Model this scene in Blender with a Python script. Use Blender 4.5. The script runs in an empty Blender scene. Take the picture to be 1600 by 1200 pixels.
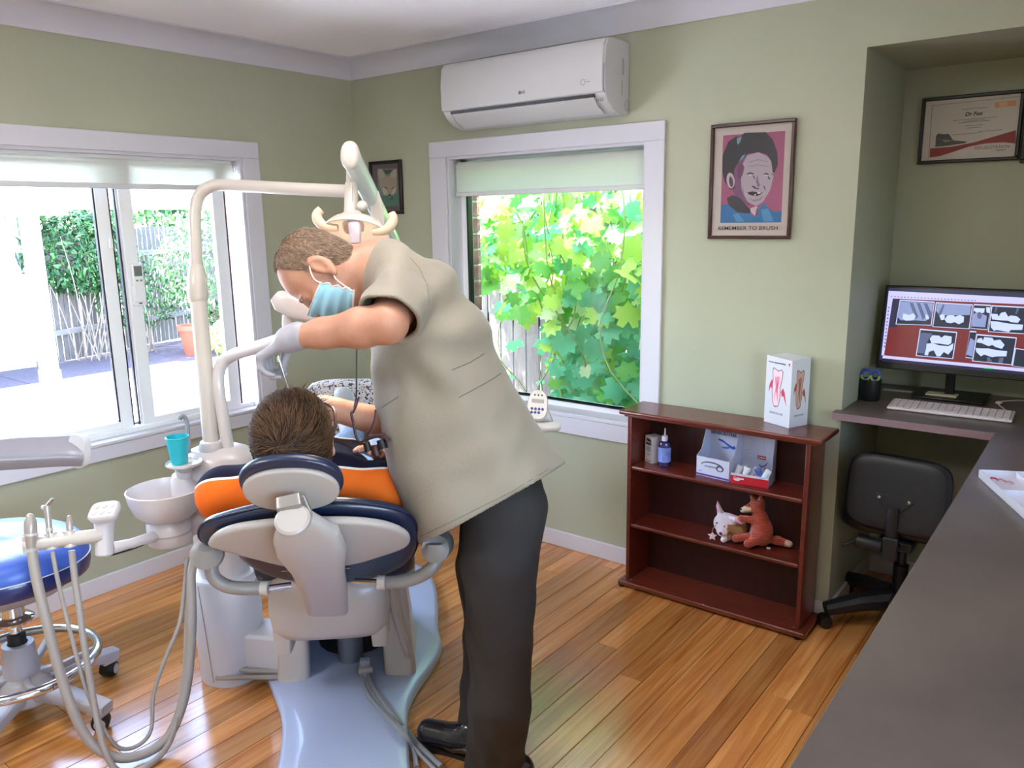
import bpy, bmesh, math, random
import numpy as np
from mathutils import Vector, Matrix
random.seed(7); np.random.seed(7)
sc = bpy.context.scene
COL = sc.collection
R_ = math.radians
# ---------------------------------------------------------------- camera, sky, sun, exposure
FOC = 1243.2
yaw, pit, rol = .6594, -.2051, -.0160
cfw = Vector((-math.sin(yaw)*math.cos(pit), math.cos(yaw)*math.cos(pit), math.sin(pit)))
r0 = Vector((math.cos(yaw), math.sin(yaw), 0)); u0 = r0.cross(cfw)
cr = r0*math.cos(rol)+u0*math.sin(rol); cu = -r0*math.sin(rol)+u0*math.cos(rol)
CAM = Vector((3.458, -3.0795, 1.6))
cd = bpy.data.cameras.new('camera'); cam = bpy.data.objects.new('camera', cd); COL.objects.link(cam)
cd.sensor_fit = 'HORIZONTAL'; cd.sensor_width = 36; cd.lens = FOC/1600*36; cd.clip_start = .02; cd.clip_end = 6000
cam.matrix_world = Matrix(((cr.x, cu.x, -cfw.x, CAM.x), (cr.y, cu.y, -cfw.y, CAM.y), (cr.z, cu.z, -cfw.z, CAM.z), (0, 0, 0, 1)))
sc.camera = cam
w = bpy.data.worlds.new('sky'); sc.world = w; w.use_nodes = True
nt = w.node_tree; bg = nt.nodes['Background']; sky = nt.nodes.new('ShaderNodeTexSky')
sky.sky_type = 'NISHITA'; sky.sun_disc = False; sky.sun_elevation = R_(56); sky.sun_rotation = R_(220); sky.air_density = 1.0; sky.dust_density = 1.2; sky.ozone_density = .8
nt.links.new(sky.outputs[0], bg.inputs[0]); bg.inputs[1].default_value = 1.3
sd = bpy.data.lights.new('sun', 'SUN'); so = bpy.data.objects.new('sun', sd); COL.objects.link(so)
sd.energy = 15.0; sd.angle = R_(.6); sd.color = (1, .95, .87)
sundir = Vector((-.46, -.34, .82)).normalized()
so.rotation_euler = sundir.to_track_quat('Z', 'Y').to_euler(); so.location = (-3, -3, 8)
def area(name, loc, size, power, color=(1, 1, 1), rot=(0, 0, 0)):
    l = bpy.data.lights.new(name, 'AREA'); l.shape = 'RECTANGLE'; l.size, l.size_y = size; l.energy = power; l.color = color
    o = bpy.data.objects.new(name, l); COL.objects.link(o); o.location = loc; o.rotation_euler = rot; return o
area('added_fill_light', (1.2, -3.5, 2.40), (1.1, .5), 12, (.93, .96, 1))  # both area lights are added fill, no such lamps known
area('added_fill_light', (2.2, -1.75, 2.40), (1.1, .5), 4, (.93, .96, 1))
sc.view_settings.view_transform = 'Standard'; sc.view_settings.look = 'None'; sc.view_settings.gamma = 1; sc.view_settings.use_curve_mapping = False
sc.view_settings.exposure = 1.7
sc.cycles.max_bounces = 10; sc.cycles.diffuse_bounces = 5; sc.cycles.glossy_bounces = 4; sc.cycles.transparent_max_bounces = 12; sc.cycles.transmission_bounces = 6
sc.cycles.sample_clamp_indirect = 6; sc.cycles.caustics_reflective = False; sc.cycles.caustics_refractive = False
sc.cycles.use_denoising = True

def at(px, py, D):          # a point seen at a pixel, D metres in front of the camera
    return CAM+(cfw+cr*((px-800)/FOC)-cu*((py-600)/FOC))*D
# ---------------------------------------------------------------- materials
def lin(c):
    if isinstance(c, str):
        c = c.lstrip('#'); c = [int(c[i:i+2], 16)/255 for i in (0, 2, 4)]
    return tuple(x/12.92 if x <= .04045 else ((x+.055)/1.055)**2.4 for x in c)+(1,)
MATS = {}
def mat(name, col='#808080', rough=.5, metal=0, spec=.5, nz=0, ns=20, bump=0, bs=60, coat=0, trans=0, emit=None, es=0, stretch=None, sheen=0, alpha=1, sss=0, col2=None):
    if name in MATS: return MATS[name]
    m = bpy.data.materials.new(name); m.use_nodes = True; n = m.node_tree.nodes; l = m.node_tree.links; b = n['Principled BSDF']
    c = lin(col); b.inputs['Base Color'].default_value = c; b.inputs['Roughness'].default_value = rough; b.inputs['Metallic'].default_value = metal
    b.inputs['Specular IOR Level'].default_value = spec; b.inputs['Coat Weight'].default_value = coat; b.inputs['Coat Roughness'].default_value = .08
    b.inputs['Transmission Weight'].default_value = trans; b.inputs['Sheen Weight'].default_value = sheen; b.inputs['Alpha'].default_value = alpha
    if sss: b.inputs['Subsurface Weight'].default_value = sss; b.inputs['Subsurface Radius'].default_value = (1, .35, .2); b.inputs['Subsurface Scale'].default_value = .01
    if emit: b.inputs['Emission Color'].default_value = lin(emit); b.inputs['Emission Strength'].default_value = es
    if nz or bump or col2:
        tc = n.new('ShaderNodeTexCoord'); mp = n.new('ShaderNodeMapping'); l.new(tc.outputs['Object'], mp.inputs[0])
        if stretch: mp.inputs['Scale'].default_value = stretch
        if nz or col2:
            t = n.new('ShaderNodeTexNoise'); t.inputs['Scale'].default_value = ns; t.inputs['Detail'].default_value = 5; l.new(mp.outputs[0], t.inputs[0])
            rp = n.new('ShaderNodeValToRGB'); e = rp.color_ramp.elements; e[0].position = .3; e[1].position = .7
            if col2: e[0].color = c; e[1].color = lin(col2)
            else:
                e[0].color = tuple(x*(1-nz) for x in c[:3])+(1,); e[1].color = tuple(min(1, x*(1+nz)) for x in c[:3])+(1,)
            l.new(t.outputs[0], rp.inputs[0]); l.new(rp.outputs[0], b.inputs['Base Color'])
        if bump:
            t2 = n.new('ShaderNodeTexNoise'); t2.inputs['Scale'].default_value = bs; t2.inputs['Detail'].default_value = 4; l.new(mp.outputs[0], t2.inputs[0])
            bm = n.new('ShaderNodeBump'); bm.inputs['Strength'].default_value = bump; bm.inputs['Distance'].default_value = .004; l.new(t2.outputs[0], bm.inputs['Height']); l.new(bm.outputs[0], b.inputs['Normal'])
    MATS[name] = m; return m
# ---------------------------------------------------------------- mesh builder
class MB:
    def __init__(s): s.v = []; s.f = []; s.mi = []
    def add(s, vs, fs, m=0):
        o = len(s.v); s.v += [tuple(p) for p in vs]; s.f += [tuple(i+o for i in f) for f in fs]; s.mi += [m]*len(fs); return s
    def box(s, x0, x1, y0, y1, z0, z1, M=None, m=0):
        vs = [Vector((x, y, z)) for z in (z0, z1) for y in (y0, y1) for x in (x0, x1)]
        if M: vs = [M @ p for p in vs]
        return s.add(vs, [(0, 2, 3, 1), (4, 5, 7, 6), (0, 1, 5, 4), (2, 6, 7, 3), (0, 4, 6, 2), (1, 3, 7, 5)], m)
    def loft(s, rings, cap=True, closed=True, m=0):
        n = len(rings[0]); vs = [p for r in rings for p in r]; fs = []
        for i in range(len(rings)-1):
            for j in range(n if closed else n-1):
                k = (j+1) % n; fs.append((i*n+j, i*n+k, (i+1)*n+k, (i+1)*n+j))
        if cap: fs.append(tuple(range(n-1, -1, -1))); fs.append(tuple((len(rings)-1)*n+j for j in range(n)))
        return s.add(vs, fs, m)
    def tube(s, path, r, n=12, cap=True, m=0, flat=1, up=None):
        P = [Vector(p) for p in path]; rs = r if isinstance(r, (list, tuple)) else [r]*len(P); rings = []; prev = None
        for i, p in enumerate(P):
            t = (P[min(i+1, len(P)-1)]-P[max(i-1, 0)]).normalized()
            if prev is None:
                a = Vector(up) if up else (Vector((0, 0, 1)) if abs(t.z) < .9 else Vector((1, 0, 0)))
                x = (a-t*a.dot(t)).normalized()
            else: x = (prev-t*prev.dot(t)).normalized()
            prev = x; y = t.cross(x)
            rings.append([p+x*math.cos(2*math.pi*j/n)*rs[i]*flat+y*math.sin(2*math.pi*j/n)*rs[i] for j in range(n)])
        return s.loft(rings, cap, m=m)
    def lathe(s, prof, M=None, n=24, m=0, cap=False):
        M = M or Matrix(); rings = [[M @ Vector((r*math.cos(2*math.pi*j/n), r*math.sin(2*math.pi*j/n), z)) for j in range(n)] for r, z in prof]
        return s.loft(rings, cap, m=m)
    def prism(s, poly, z0, z1, M=None, m=0):
        M = M or Matrix(); n = len(poly)
        vs = [M @ Vector((x, y, z)) for z in (z0, z1) for x, y in poly]
        return s.add(vs, [tuple(range(n-1, -1, -1)), tuple(range(n, 2*n))]+[(i, (i+1) % n, n+(i+1) % n, n+i) for i in range(n)], m)
    def ell(s, c, r, M=None, nu=20, nv=12, m=0, p=1.0):
        c = Vector(c); rings = []
        pw = lambda v: math.copysign(abs(v)**p, v)
        for i in range(nv+1):
            a = -math.pi/2+math.pi*i/nv; ca = pw(math.cos(a)) if 0 < i < nv else 1e-4
            q = [Vector((r[0]*ca*pw(math.cos(2*math.pi*j/nu)), r[1]*ca*pw(math.sin(2*math.pi*j/nu)), r[2]*pw(math.sin(a)))) for j in range(nu)]
            rings.append([c+(M @ k if M else k) for k in q])
        return s.loft(rings, True, m=m)
def frame(o, z, x=None):     # matrix: origin o, local z axis along z, local x near x
    z = Vector(z).normalized(); x = Vector(x) if x is not None else (Vector((1, 0, 0)) if abs(z.x) < .9 else Vector((0, 1, 0)))
    x = (x-z*x.dot(z)).normalized(); y = z.cross(x); o = Vector(o)
    return Matrix(((x.x, y.x, z.x, o.x), (x.y, y.y, z.y, o.y), (x.z, y.z, z.z, o.z), (0, 0, 0, 1)))
def smoothpath(pts, k=6):   # Catmull-Rom
    P = [Vector(p) for p in pts]; out = []
    for i in range(len(P)-1):
        a = P[max(i-1, 0)]; b = P[i]; c = P[i+1]; d = P[min(i+2, len(P)-1)]
        for j in range(k):
            t = j/k; out.append(.5*((2*b)+(c-a)*t+(2*a-5*b+4*c-d)*t*t+(3*b-a-3*c+d)*t**3))
    return out+[P[-1]]
def props(o, label=None, cat=None, group=None, kind=None):
    if label: o['label'] = label
    if cat: o['category'] = cat
    if group: o['group'] = group
    if kind: o['kind'] = kind
    return o
def finish(o, parent):
    COL.objects.link(o)
    if parent is not None:
        o.parent = parent
        o.matrix_parent_inverse = Matrix.Translation(-parent.location) if parent.type == 'EMPTY' else Matrix()
    return o
def obj(name, mb, mats, parent=None, ang=35, bev=0, bseg=2, sub=0, **kw):
    me = bpy.data.meshes.new(name); me.from_pydata(mb.v, [], mb.f); mats = mats if isinstance(mats, (list, tuple)) else [mats]
    for m in mats: me.materials.append(m)
    if any(mb.mi): me.polygons.foreach_set('material_index', mb.mi)
    bm = bmesh.new(); bm.from_mesh(me); bmesh.ops.recalc_face_normals(bm, faces=bm.faces); bm.to_mesh(me); bm.free()
    if ang: me.shade_smooth(); me.set_sharp_from_angle(angle=R_(ang))
    o = bpy.data.objects.new(name, me); finish(o, parent); props(o, **kw)
    if bev: b = o.modifiers.new('bevel', 'BEVEL'); b.width = bev; b.segments = bseg; b.limit_method = 'ANGLE'; b.angle_limit = R_(40); b.harden_normals = False
    if sub: u = o.modifiers.new('sub', 'SUBSURF'); u.levels = u.render_levels = sub
    return o
def thing(name, loc, label, cat, group=None, kind=None):
    o = bpy.data.objects.new(name, None); COL.objects.link(o); o.location = loc; o.empty_display_size = .1
    return props(o, label, cat, group, kind)
def bx(name, b, m, parent=None, bev=.002, M=None, **kw): return obj(name, MB().box(*b, M=M), m, parent, bev=bev, **kw)
def text(name, s, size, M, m, parent=None, ext=.0004, align='CENTER', bold=0, sx=1, shear=0, **kw):
    c = bpy.data.curves.new(name, 'FONT'); c.body = s; c.size = size; c.align_x = align; c.align_y = 'CENTER'; c.extrude = ext; c.offset = bold; c.shear = shear; c.resolution_u = 3
    t = bpy.data.objects.new('tmp', c); COL.objects.link(t); dg = bpy.context.evaluated_depsgraph_get()
    me = bpy.data.meshes.new_from_object(t.evaluated_get(dg)); bpy.data.objects.remove(t)
    me.transform(M @ Matrix.Diagonal((sx, 1, 1, 1))); me.name = name; me.materials.clear(); me.materials.append(m)
    o = bpy.data.objects.new(name, me); finish(o, parent); return props(o, **kw)
# ---------------------------------------------------------------- signed distance sculpting (continuous bodies)
class SDF:
    def __init__(s, lo, hi, h):
        s.lo = np.array(lo, float); s.h = h; s.n = np.ceil((np.array(hi)-s.lo)/h).astype(int)+1; s.g = np.full(s.n, .05, np.float32)
    def win(s, lo, hi):
        a = np.clip(np.floor((np.array(lo)-s.lo)/s.h).astype(int), 0, s.n-1); b = np.clip(np.ceil((np.array(hi)-s.lo)/s.h).astype(int)+1, a+1, s.n)
        X, Y, Z = np.meshgrid(*[s.lo[i]+s.h*np.arange(a[i], b[i], dtype=np.float32) for i in range(3)], indexing='ij')
        return tuple(slice(a[i], b[i]) for i in range(3)), np.stack([X, Y, Z], -1).astype(np.float32)
    def put(s, d, sl, k, op='u'):
        g = s.g[sl]
        if op == 'u':
            if k: hh = np.maximum(k-np.abs(g-d), 0)/k; s.g[sl] = np.minimum(g, d)-hh*hh*k*.25
            else: s.g[sl] = np.minimum(g, d)
        else:
            d = -d
            if k: hh = np.maximum(k-np.abs(g-d), 0)/k; s.g[sl] = np.maximum(g, d)+hh*hh*k*.25
            else: s.g[sl] = np.maximum(g, d)
    def cap(s, a, b, ra, rb, k=.02, op='u'):   # tapered capsule
        a = np.array(a, np.float32); b = np.array(b, np.float32); r = max(ra, rb)+k+.012
        sl, P = s.win(np.minimum(a, b)-r, np.maximum(a, b)+r); ab = b-a; t = np.clip(((P-a)@ab)/max(ab@ab, 1e-9), 0, 1)
        d = np.linalg.norm(P-a-t[..., None]*ab, axis=-1)-(ra+(rb-ra)*t); s.put(d, sl, k, op)
    def ell(s, c, r, M=None, k=.02, op='u'):
        c = np.array(c, np.float32); r = np.array(r, np.float32); R = r.max()+k+.012; sl, P = s.win(c-R, c+R); q = P-c
        if M is not None: q = q@np.array(M, np.float32)
        k0 = np.linalg.norm(q/r, axis=-1); k1 = np.linalg.norm(q/(r*r), axis=-1); d = k0*(k0-1)/np.maximum(k1, 1e-6); s.put(d.astype(np.float32), sl, k, op)
    def chain(s, pts, rs, k=.02):
        for i in range(len(pts)-1): s.cap(pts[i], pts[i+1], rs[i], rs[i+1], k)
    def mesh(s):
        g = s.g; ins = g < 0; n = g.shape
        c = [(i, j, k) for i in (0, 1) for j in (0, 1) for k in (0, 1)]
        sub = lambda a, o: a[o[0]:n[0]-1+o[0], o[1]:n[1]-1+o[1], o[2]:n[2]-1+o[2]]
        cnt = np.zeros((n[0]-1, n[1]-1, n[2]-1), np.int8)
        for o in c: cnt += sub(ins, o)
        act = np.argwhere((cnt > 0) & (cnt < 8)); idm = -np.ones(cnt.shape, np.int32); idm[tuple(act.T)] = np.arange(len(act))
        val = {o: g[act[:, 0]+o[0], act[:, 1]+o[1], act[:, 2]+o[2]] for o in c}
        acc = np.zeros((len(act), 3)); w_ = np.zeros(len(act))
        for o in c:
            for ax in range(3):
                if o[ax]: continue
                p = list(o); p[ax] = 1; p = tuple(p); a, b = val[o], val[p]; m = (a < 0) != (b < 0); t = np.where(m, a/np.where(m, a-b, 1), 0)
                q = np.tile(np.array(o, float), (len(act), 1)); q[:, ax] = t; acc += q*m[:, None]; w_ += m
        V = s.lo+s.h*(act+acc/np.maximum(w_, 1)[:, None]); F = []
        for ax in range(3):
            a = [slice(None)]*3; b = [slice(None)]*3; a[ax] = slice(0, -1); b[ax] = slice(1, None)
            A = ins[tuple(a)]; B = ins[tuple(b)]; e = np.argwhere(A != B); u, v = (ax+1) % 3, (ax+2) % 3
            e = e[(e[:, u] > 0) & (e[:, v] > 0) & (e[:, u] < n[u]-1) & (e[:, v] < n[v]-1)]; fl = A[tuple(e.T)]
            q = []
            for du, dv in ((1, 1), (0, 1), (0, 0), (1, 0)):
                k = e.copy(); k[:, u] -= du; k[:, v] -= dv; q.append(idm[tuple(k.T)])
            q = np.stack(q, 1); q[~fl] = q[~fl][:, ::-1]; F.append(q)
        return V, np.concatenate(F)
def sdfobj(name, s, mats, parent=None, mfun=None, vattr=None, **kw):
    V, F = s.mesh(); me = bpy.data.meshes.new(name)
    me.vertices.add(len(V)); me.vertices.foreach_set('co', V.astype(np.float32).ravel()); me.loops.add(F.size); me.loops.foreach_set('vertex_index', F.astype(np.int32).ravel())
    me.polygons.add(len(F)); me.polygons.foreach_set('loop_start', np.arange(0, F.size, 4, dtype=np.int32)); me.update(calc_edges=True); me.validate()
    for m in (mats if isinstance(mats, (list, tuple)) else [mats]): me.materials.append(m)
    if mfun is not None: me.polygons.foreach_set('material_index', mfun(V[F].mean(1)).astype(np.int32))
    if vattr is not None:
        for k, fn in vattr.items():
            at_ = me.attributes.new(k, 'FLOAT', 'POINT'); at_.data.foreach_set('value', fn(V).astype(np.float32))
    me.shade_smooth(); o = bpy.data.objects.new(name, me); finish(o, parent); return props(o, **kw)
# ================================================================= SETTING
m_white = mat('white_paint', '#d0cfd7', .42); m_ceil = mat('ceiling_paint', '#fbfafe', .7)
m_wall = mat('sage_green_paint', '#abae97', .55, nz=.03, ns=3, bump=.06, bs=140)
m_alu = mat('white_aluminium', '#eef0f2', .35); m_black = mat('black_rubber', '#101013', .5); m_dark = mat('black_gasket', '#15151c', .4)
def floor_mat():
    m = bpy.data.materials.new('varnished_boards'); m.use_nodes = True; n = m.node_tree.nodes; l = m.node_tree.links; b = n['Principled BSDF']
    tc = n.new('ShaderNodeTexCoord'); oi = n.new('ShaderNodeObjectInfo'); mp = n.new('ShaderNodeMapping'); mp.inputs['Scale'].default_value = (26, 1.1, 26)
    ad = n.new('ShaderNodeVectorMath'); ad.operation = 'ADD'; sc_ = n.new('ShaderNodeVectorMath'); sc_.operation = 'SCALE'; sc_.inputs['Scale'].default_value = 37
    cb = n.new('ShaderNodeCombineXYZ'); l.new(oi.outputs['Random'], cb.inputs[1]); l.new(oi.outputs['Random'], cb.inputs[2]); l.new(cb.outputs[0], sc_.inputs[0])
    l.new(tc.outputs['Object'], ad.inputs[0]); l.new(sc_.outputs[0], ad.inputs[1]); l.new(ad.outputs[0], mp.inputs[0])
    t = n.new('ShaderNodeTexNoise'); t.inputs['Scale'].default_value = 1.6; t.inputs['Detail'].default_value = 7; t.inputs['Distortion'].default_value = .8; l.new(mp.outputs[0], t.inputs[0])
    rp = n.new('ShaderNodeValToRGB'); e = rp.color_ramp.elements; e[0].position = .28; e[0].color = lin('#b06a30'); e[1].position = .72; e[1].color = lin('#dfa463')
    k = e.new(.5); k.color = lin('#cd8a4a'); l.new(t.outputs[0], rp.inputs[0])
    hs = n.new('ShaderNodeHueSaturation'); mr = n.new('ShaderNodeMapRange'); mr.inputs[3].default_value = .72; mr.inputs[4].default_value = 1.12; l.new(oi.outputs['Random'], mr.inputs[0]); l.new(mr.outputs[0], hs.inputs['Value'])
    l.new(rp.outputs[0], hs.inputs['Color']); l.new(hs.outputs[0], b.inputs['Base Color'])
    b.inputs['Roughness'].default_value = .2; b.inputs['Coat Weight'].default_value = .6; b.inputs['Coat Roughness'].default_value = .17
    t2 = n.new('ShaderNodeTexNoise'); t2.inputs['Scale'].default_value = 3.2; l.new(tc.outputs['Object'], t2.inputs[0]); bm = n.new('ShaderNodeBump'); bm.inputs['Strength'].default_value = .12; bm.inputs['Distance'].default_value = .01
    l.new(t2.outputs[0], bm.inputs['Height']); l.new(bm.outputs[0], b.inputs['Normal']); l.new(bm.outputs[0], b.inputs['Coat Normal']); return m
m_floor = floor_mat(); m_joint = mat('board_joint_brown', '#3a1f10', .8)  # dark brown base that shows in the joints between boards
YB, XR = -4.7, 5.2     # back of the room behind the camera, right wall
floor = obj('floor', MB().box(-.02, XR, YB, .62, -.16, -.012), m_joint, kind='structure')
bw = .0905; k = 0; x = -.0
while x < XR-.01:
    y = YB+random.uniform(.3, 1.6) if k % 2 else YB+random.uniform(1.8, 2.6)
    ys = [YB]
    while y < .6: ys.append(y); y += random.uniform(1.9, 3.0)
    ys.append(.6 if x > 2.6 else -.003)
    for a, b in zip(ys, ys[1:]):
        if b <= a+.01: continue
        bx('floorboard', (x+.0009, min(x+bw-.0009, XR), a+.0008, b-.0008, -.012, random.uniform(-.0004, .0004)), m_floor, floor, bev=.0008)
    x += bw; k += 1
# wall with a rectangular opening, made of a few solid blocks joined into one mesh
def wallmb(axis, pos, thick, u0, u1, z0, z1, holes):
    mb = MB(); us = sorted({u0, u1, *[h[0] for h in holes], *[h[1] for h in holes]})
    def blk(a, b, c, d):
        if b-a < 1e-4 or d-c < 1e-4: return
        if axis == 'x': mb.box(min(pos, pos+thick), max(pos, pos+thick), a, b, c, d)
        else: mb.box(a, b, min(pos, pos+thick), max(pos, pos+thick), c, d)
    for a, b in zip(us, us[1:]):
        zz = z0
        for h in sorted(holes, key=lambda h: h[2]):
            if h[0] <= a+1e-5 and h[1] >= b-1e-5: blk(a, b, zz, h[2]); zz = h[3]
        blk(a, b, zz, z1)
    return mb
CH = 2.44
WA = (-2.55, -.72, .66, 1.905); WB = (.68, 1.80, .67, 1.905)
wl = obj('wall_left', wallmb('x', 0, -.12, YB, .12, -.1, CH, [WA]), m_wall, kind='structure')
wb = obj('wall_back', wallmb('y', 0, .12, -.0, 2.65, -.1, CH, [WB]), m_wall, kind='structure')
obj('wall_bulkhead', MB().box(2.65, XR, 0, .6, 2.161, CH), m_wall, kind='structure')
obj('wall_niche_side', MB().box(2.53, 2.65, .12, .72, -.1, CH), m_wall, kind='structure')
obj('wall_niche_back', MB().box(2.65, XR, .60, .72, -.1, CH), m_wall, kind='structure')
WR = (-4.5, -1.8, .75, 2.1)
obj('wall_right', wallmb('x', XR, .12, YB-.12, .72, -.1, CH, [WR]), m_wall, kind='structure')
WF = (1.0, 3.4, .9, 2.05)
obj('wall_front', wallmb('y', YB, -.12, -.12, XR, -.1, CH, []), m_wall, kind='structure')
obj('ceiling', MB().box(-.12, XR+.12, YB-.12, .12, CH, CH+.1).box(2.53, XR+.12, .12, .72, CH, CH+.1), m_ceil, kind='structure')
# cove cornice: concave quarter profile
def cornice(name, p0, p1, inward):
    p0 = Vector(p0); p1 = Vector(p1); iw = Vector(inward); prof = [(0, CH), (0, 2.342), (.006, 2.342)]
    for i in range(9):
        a = math.pi/2*i/8; prof.append((.006+.08*(1-math.cos(a)), 2.347+.085*math.sin(a)))
    prof += [(.098, 2.432), (.098, CH)]
    mb = MB(); mb.loft([[p+iw*d+Vector((0, 0, z)) for d, z in prof] for p in (p0, p1)], True)
    return obj(name, mb, m_white, kind='structure', ang=30)
cornice('trim_1', (0, YB, 0), (0, 0, 0), (1, 0, 0)); cornice('trim_2', (0, 0, 0), (XR, 0, 0), (0, -1, 0))
for nm, b in (('baseboard_left', (0, .014, YB, 0, 0, .08)), ('baseboard_back', (.014, 2.65, -.014, 0, 0, .08)), ('baseboard_niche_side', (2.65, 2.664, -.014, .6, 0, .08)), ('baseboard_niche_back', (2.664, XR, .586, .6, 0, .08))):
    obj(nm, MB().box(*b), m_white, kind='structure', bev=.003)
m_glass = bpy.data.materials.new('window_glass'); m_glass.use_nodes = True
_n = m_glass.node_tree.nodes; _l = m_glass.node_tree.links; _n.clear(); _o = _n.new('ShaderNodeOutputMaterial'); _t = _n.new('ShaderNodeBsdfTransparent'); _g = _n.new('ShaderNodeBsdfGlossy'); _g.inputs['Roughness'].default_value = .02; _m = _n.new('ShaderNodeMixShader'); _f = _n.new('ShaderNodeFresnel'); _f.inputs[0].default_value = 1.3
_l.new(_f.outputs[0], _m.inputs[0]); _l.new(_t.outputs[0], _m.inputs[1]); _l.new(_g.outputs[0], _m.inputs[2]); _l.new(_m.outputs[0], _o.inputs[0])
# window 1, in the left wall
w1 = thing('window_1', (0, -1.6, .66), None, None, kind='structure')
def arch(parent, axis, a, b, z0, z1, oz0, d=.014):
    t = .09
    def q(nm, u0, u1, c0, c1):
        bx(nm, ((0, d, u0, u1, c0, c1) if axis == 'x' else (u0, u1, -d, 0, c0, c1)), m_white, parent, bev=.003)
    q('architrave', a-t if axis == 'x' else a-.11, b+.09, z1, z1+.078); q('architrave', a-t if axis == 'x' else a-.11, b+.09, oz0, z0)
    q('architrave', a-(t if axis == 'x' else .11), a, z0, z1); q('architrave', b, b+.09, z0, z1)
arch(w1, 'x', WA[0], WA[1], WA[2], WA[3], .596)
T = .012
obj('lining', MB().box(-.12, 0, WA[0], WA[0]+T, WA[2], WA[3]).box(-.12, 0, WA[1]-T, WA[1], WA[2], WA[3]).box(-.12, 0, WA[0]+T, WA[1]-T, WA[3]-T, WA[3]), m_white, w1)
bx('sill', (-.13, .018, WA[0], WA[1], WA[2], WA[2]+.016), m_white, w1, bev=.004)
def stile(parent, nm, x0, x1, y0, y1, z0, z1, m=None): return bx(nm, (x0, x1, y0, y1, z0, z1), m or m_alu, parent, bev=.002)
zb, zt = WA[2]+.016, WA[3]-T
stile(w1, 'window_track', -.125, -.045, WA[0]+T, WA[1]-T, zb, zb+.022); stile(w1, 'window_track', -.125, -.045, WA[0]+T, WA[1]-T, zt-.03, zt)
for y0, y1, x0 in ((-1.40, -1.345, -.115), (-.86, -.80, -.085), (-1.312, -1.255, -.085), (-2.4, -2.34, -.115)):
    stile(w1, 'sash_stile', x0, x0+.03, y0, y1, zb+.02, zt-.03)
for y0, x0 in ((-1.342, -.112), (-1.32, -.10), (-.795, -.08), (-1.406, -.11)): stile(w1, 'gasket', x0, x0+.02, y0, y0+.007, zb+.02, zt-.03, m_dark)
for a, b, x0 in ((-2.34, -1.40, -.115), (-1.255, -.86, -.085)):
    stile(w1, 'sash_rail', x0, x0+.03, a, b, zb+.02, zb+.05); bx('pane', (x0+.012, x0+.015, a, b, zb+.05, zt-.03), m_glass, w1, bev=0)
stile(w1, 'gasket', -.115, -.105, -1.39, -.80, zb+.022, zb+.028, m_dark)
bx('latch', (-.055, -.045, -1.378, -1.362, 1.5, 1.545), m_alu, w1, bev=.003)
# window 2, in the back wall (fixed pane)
w2 = thing('window_2', (1.24, 0, .67), None, None, kind='structure')
arch(w2, 'y', WB[0], WB[1], WB[2], WB[3], .588)
obj('lining', MB().box(WB[0], WB[0]+T, 0, .12, WB[2], WB[3]).box(WB[1]-T, WB[1], 0, .12, WB[2], WB[3]).box(WB[0]+T, WB[1]-T, 0, .12, WB[3]-T, WB[3]), m_white, w2)
bx('sill', (WB[0], WB[1], -.018, .13, WB[2], WB[2]+.02), m_white, w2, bev=.004)
mb = MB(); 
for b in ((WB[0]+T, WB[0]+.055, .09, .125, .69, 1.893), (WB[1]-.05, WB[1]-T, .09, .125, .69, 1.893), (WB[0]+T, WB[1]-T, .09, .125, .69, .722), (WB[0]+T, WB[1]-T, .09, .125, 1.85, 1.893)): mb.box(*b)
obj('sash_frame', mb, m_alu, w2)
bx('gasket', (.728, .738, .085, .12, .722, 1.85), m_dark, w2, bev=0); bx('gasket', (.73, 1.76, .085, .12, .716, .722), m_dark, w2, bev=0)
bx('pane', (.73, 1.755, .104, .107, .72, 1.852), m_glass, w2, bev=0)
# unseen window added in the right wall to brighten the room
w3 = thing('added_fill_window', (XR, -2.8, .75), None, None, kind='structure')
mb = MB()
for y0, y1, z0, z1 in ((WR[0], WR[0]+.05, WR[2], WR[3]), (WR[1]-.05, WR[1], WR[2], WR[3]), (-2.83, -2.77, WR[2], WR[3]), (WR[0], WR[1], WR[2], WR[2]+.05), (WR[0], WR[1], WR[3]-.05, WR[3])): mb.box(XR+.04, XR+.10, y0, y1, z0, z1)
obj('sash_frame', mb, m_alu, w3); bx('pane', (XR+.07, XR+.073, WR[0]+.05, WR[1]-.05, WR[2]+.05, WR[3]-.05), m_glass, w3, bev=0)
# roller blinds: a thin translucent fabric lets daylight through
m_blind = bpy.data.materials.new('blind_fabric'); m_blind.use_nodes = True
_n = m_blind.node_tree.nodes; _l = m_blind.node_tree.links; _b = _n['Principled BSDF']; _b.inputs['Base Color'].default_value = lin('#e6e7e4'); _b.inputs['Roughness'].default_value = .8
_t = _n.new('ShaderNodeBsdfTranslucent'); _t.inputs[0].default_value = lin('#d5dbd2'); _tr = _n.new('ShaderNodeBsdfTransparent'); _m = _n.new('ShaderNodeMixShader'); _m.inputs[0].default_value = .38; _m2 = _n.new('ShaderNodeMixShader'); _m2.inputs[0].default_value = .07
_l.new(_b.outputs[0], _m.inputs[1]); _l.new(_t.outputs[0], _m.inputs[2]); _l.new(_m.outputs[0], _m2.inputs[1]); _l.new(_tr.outputs[0], _m2.inputs[2]); _l.new(_m2.outputs[0], _n['Material Output'].inputs[0])
m_bar = mat('blind_bar', '#cfcfd2', .5); m_br = mat('blind_bracket', '#a9aca4', .4)
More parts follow.
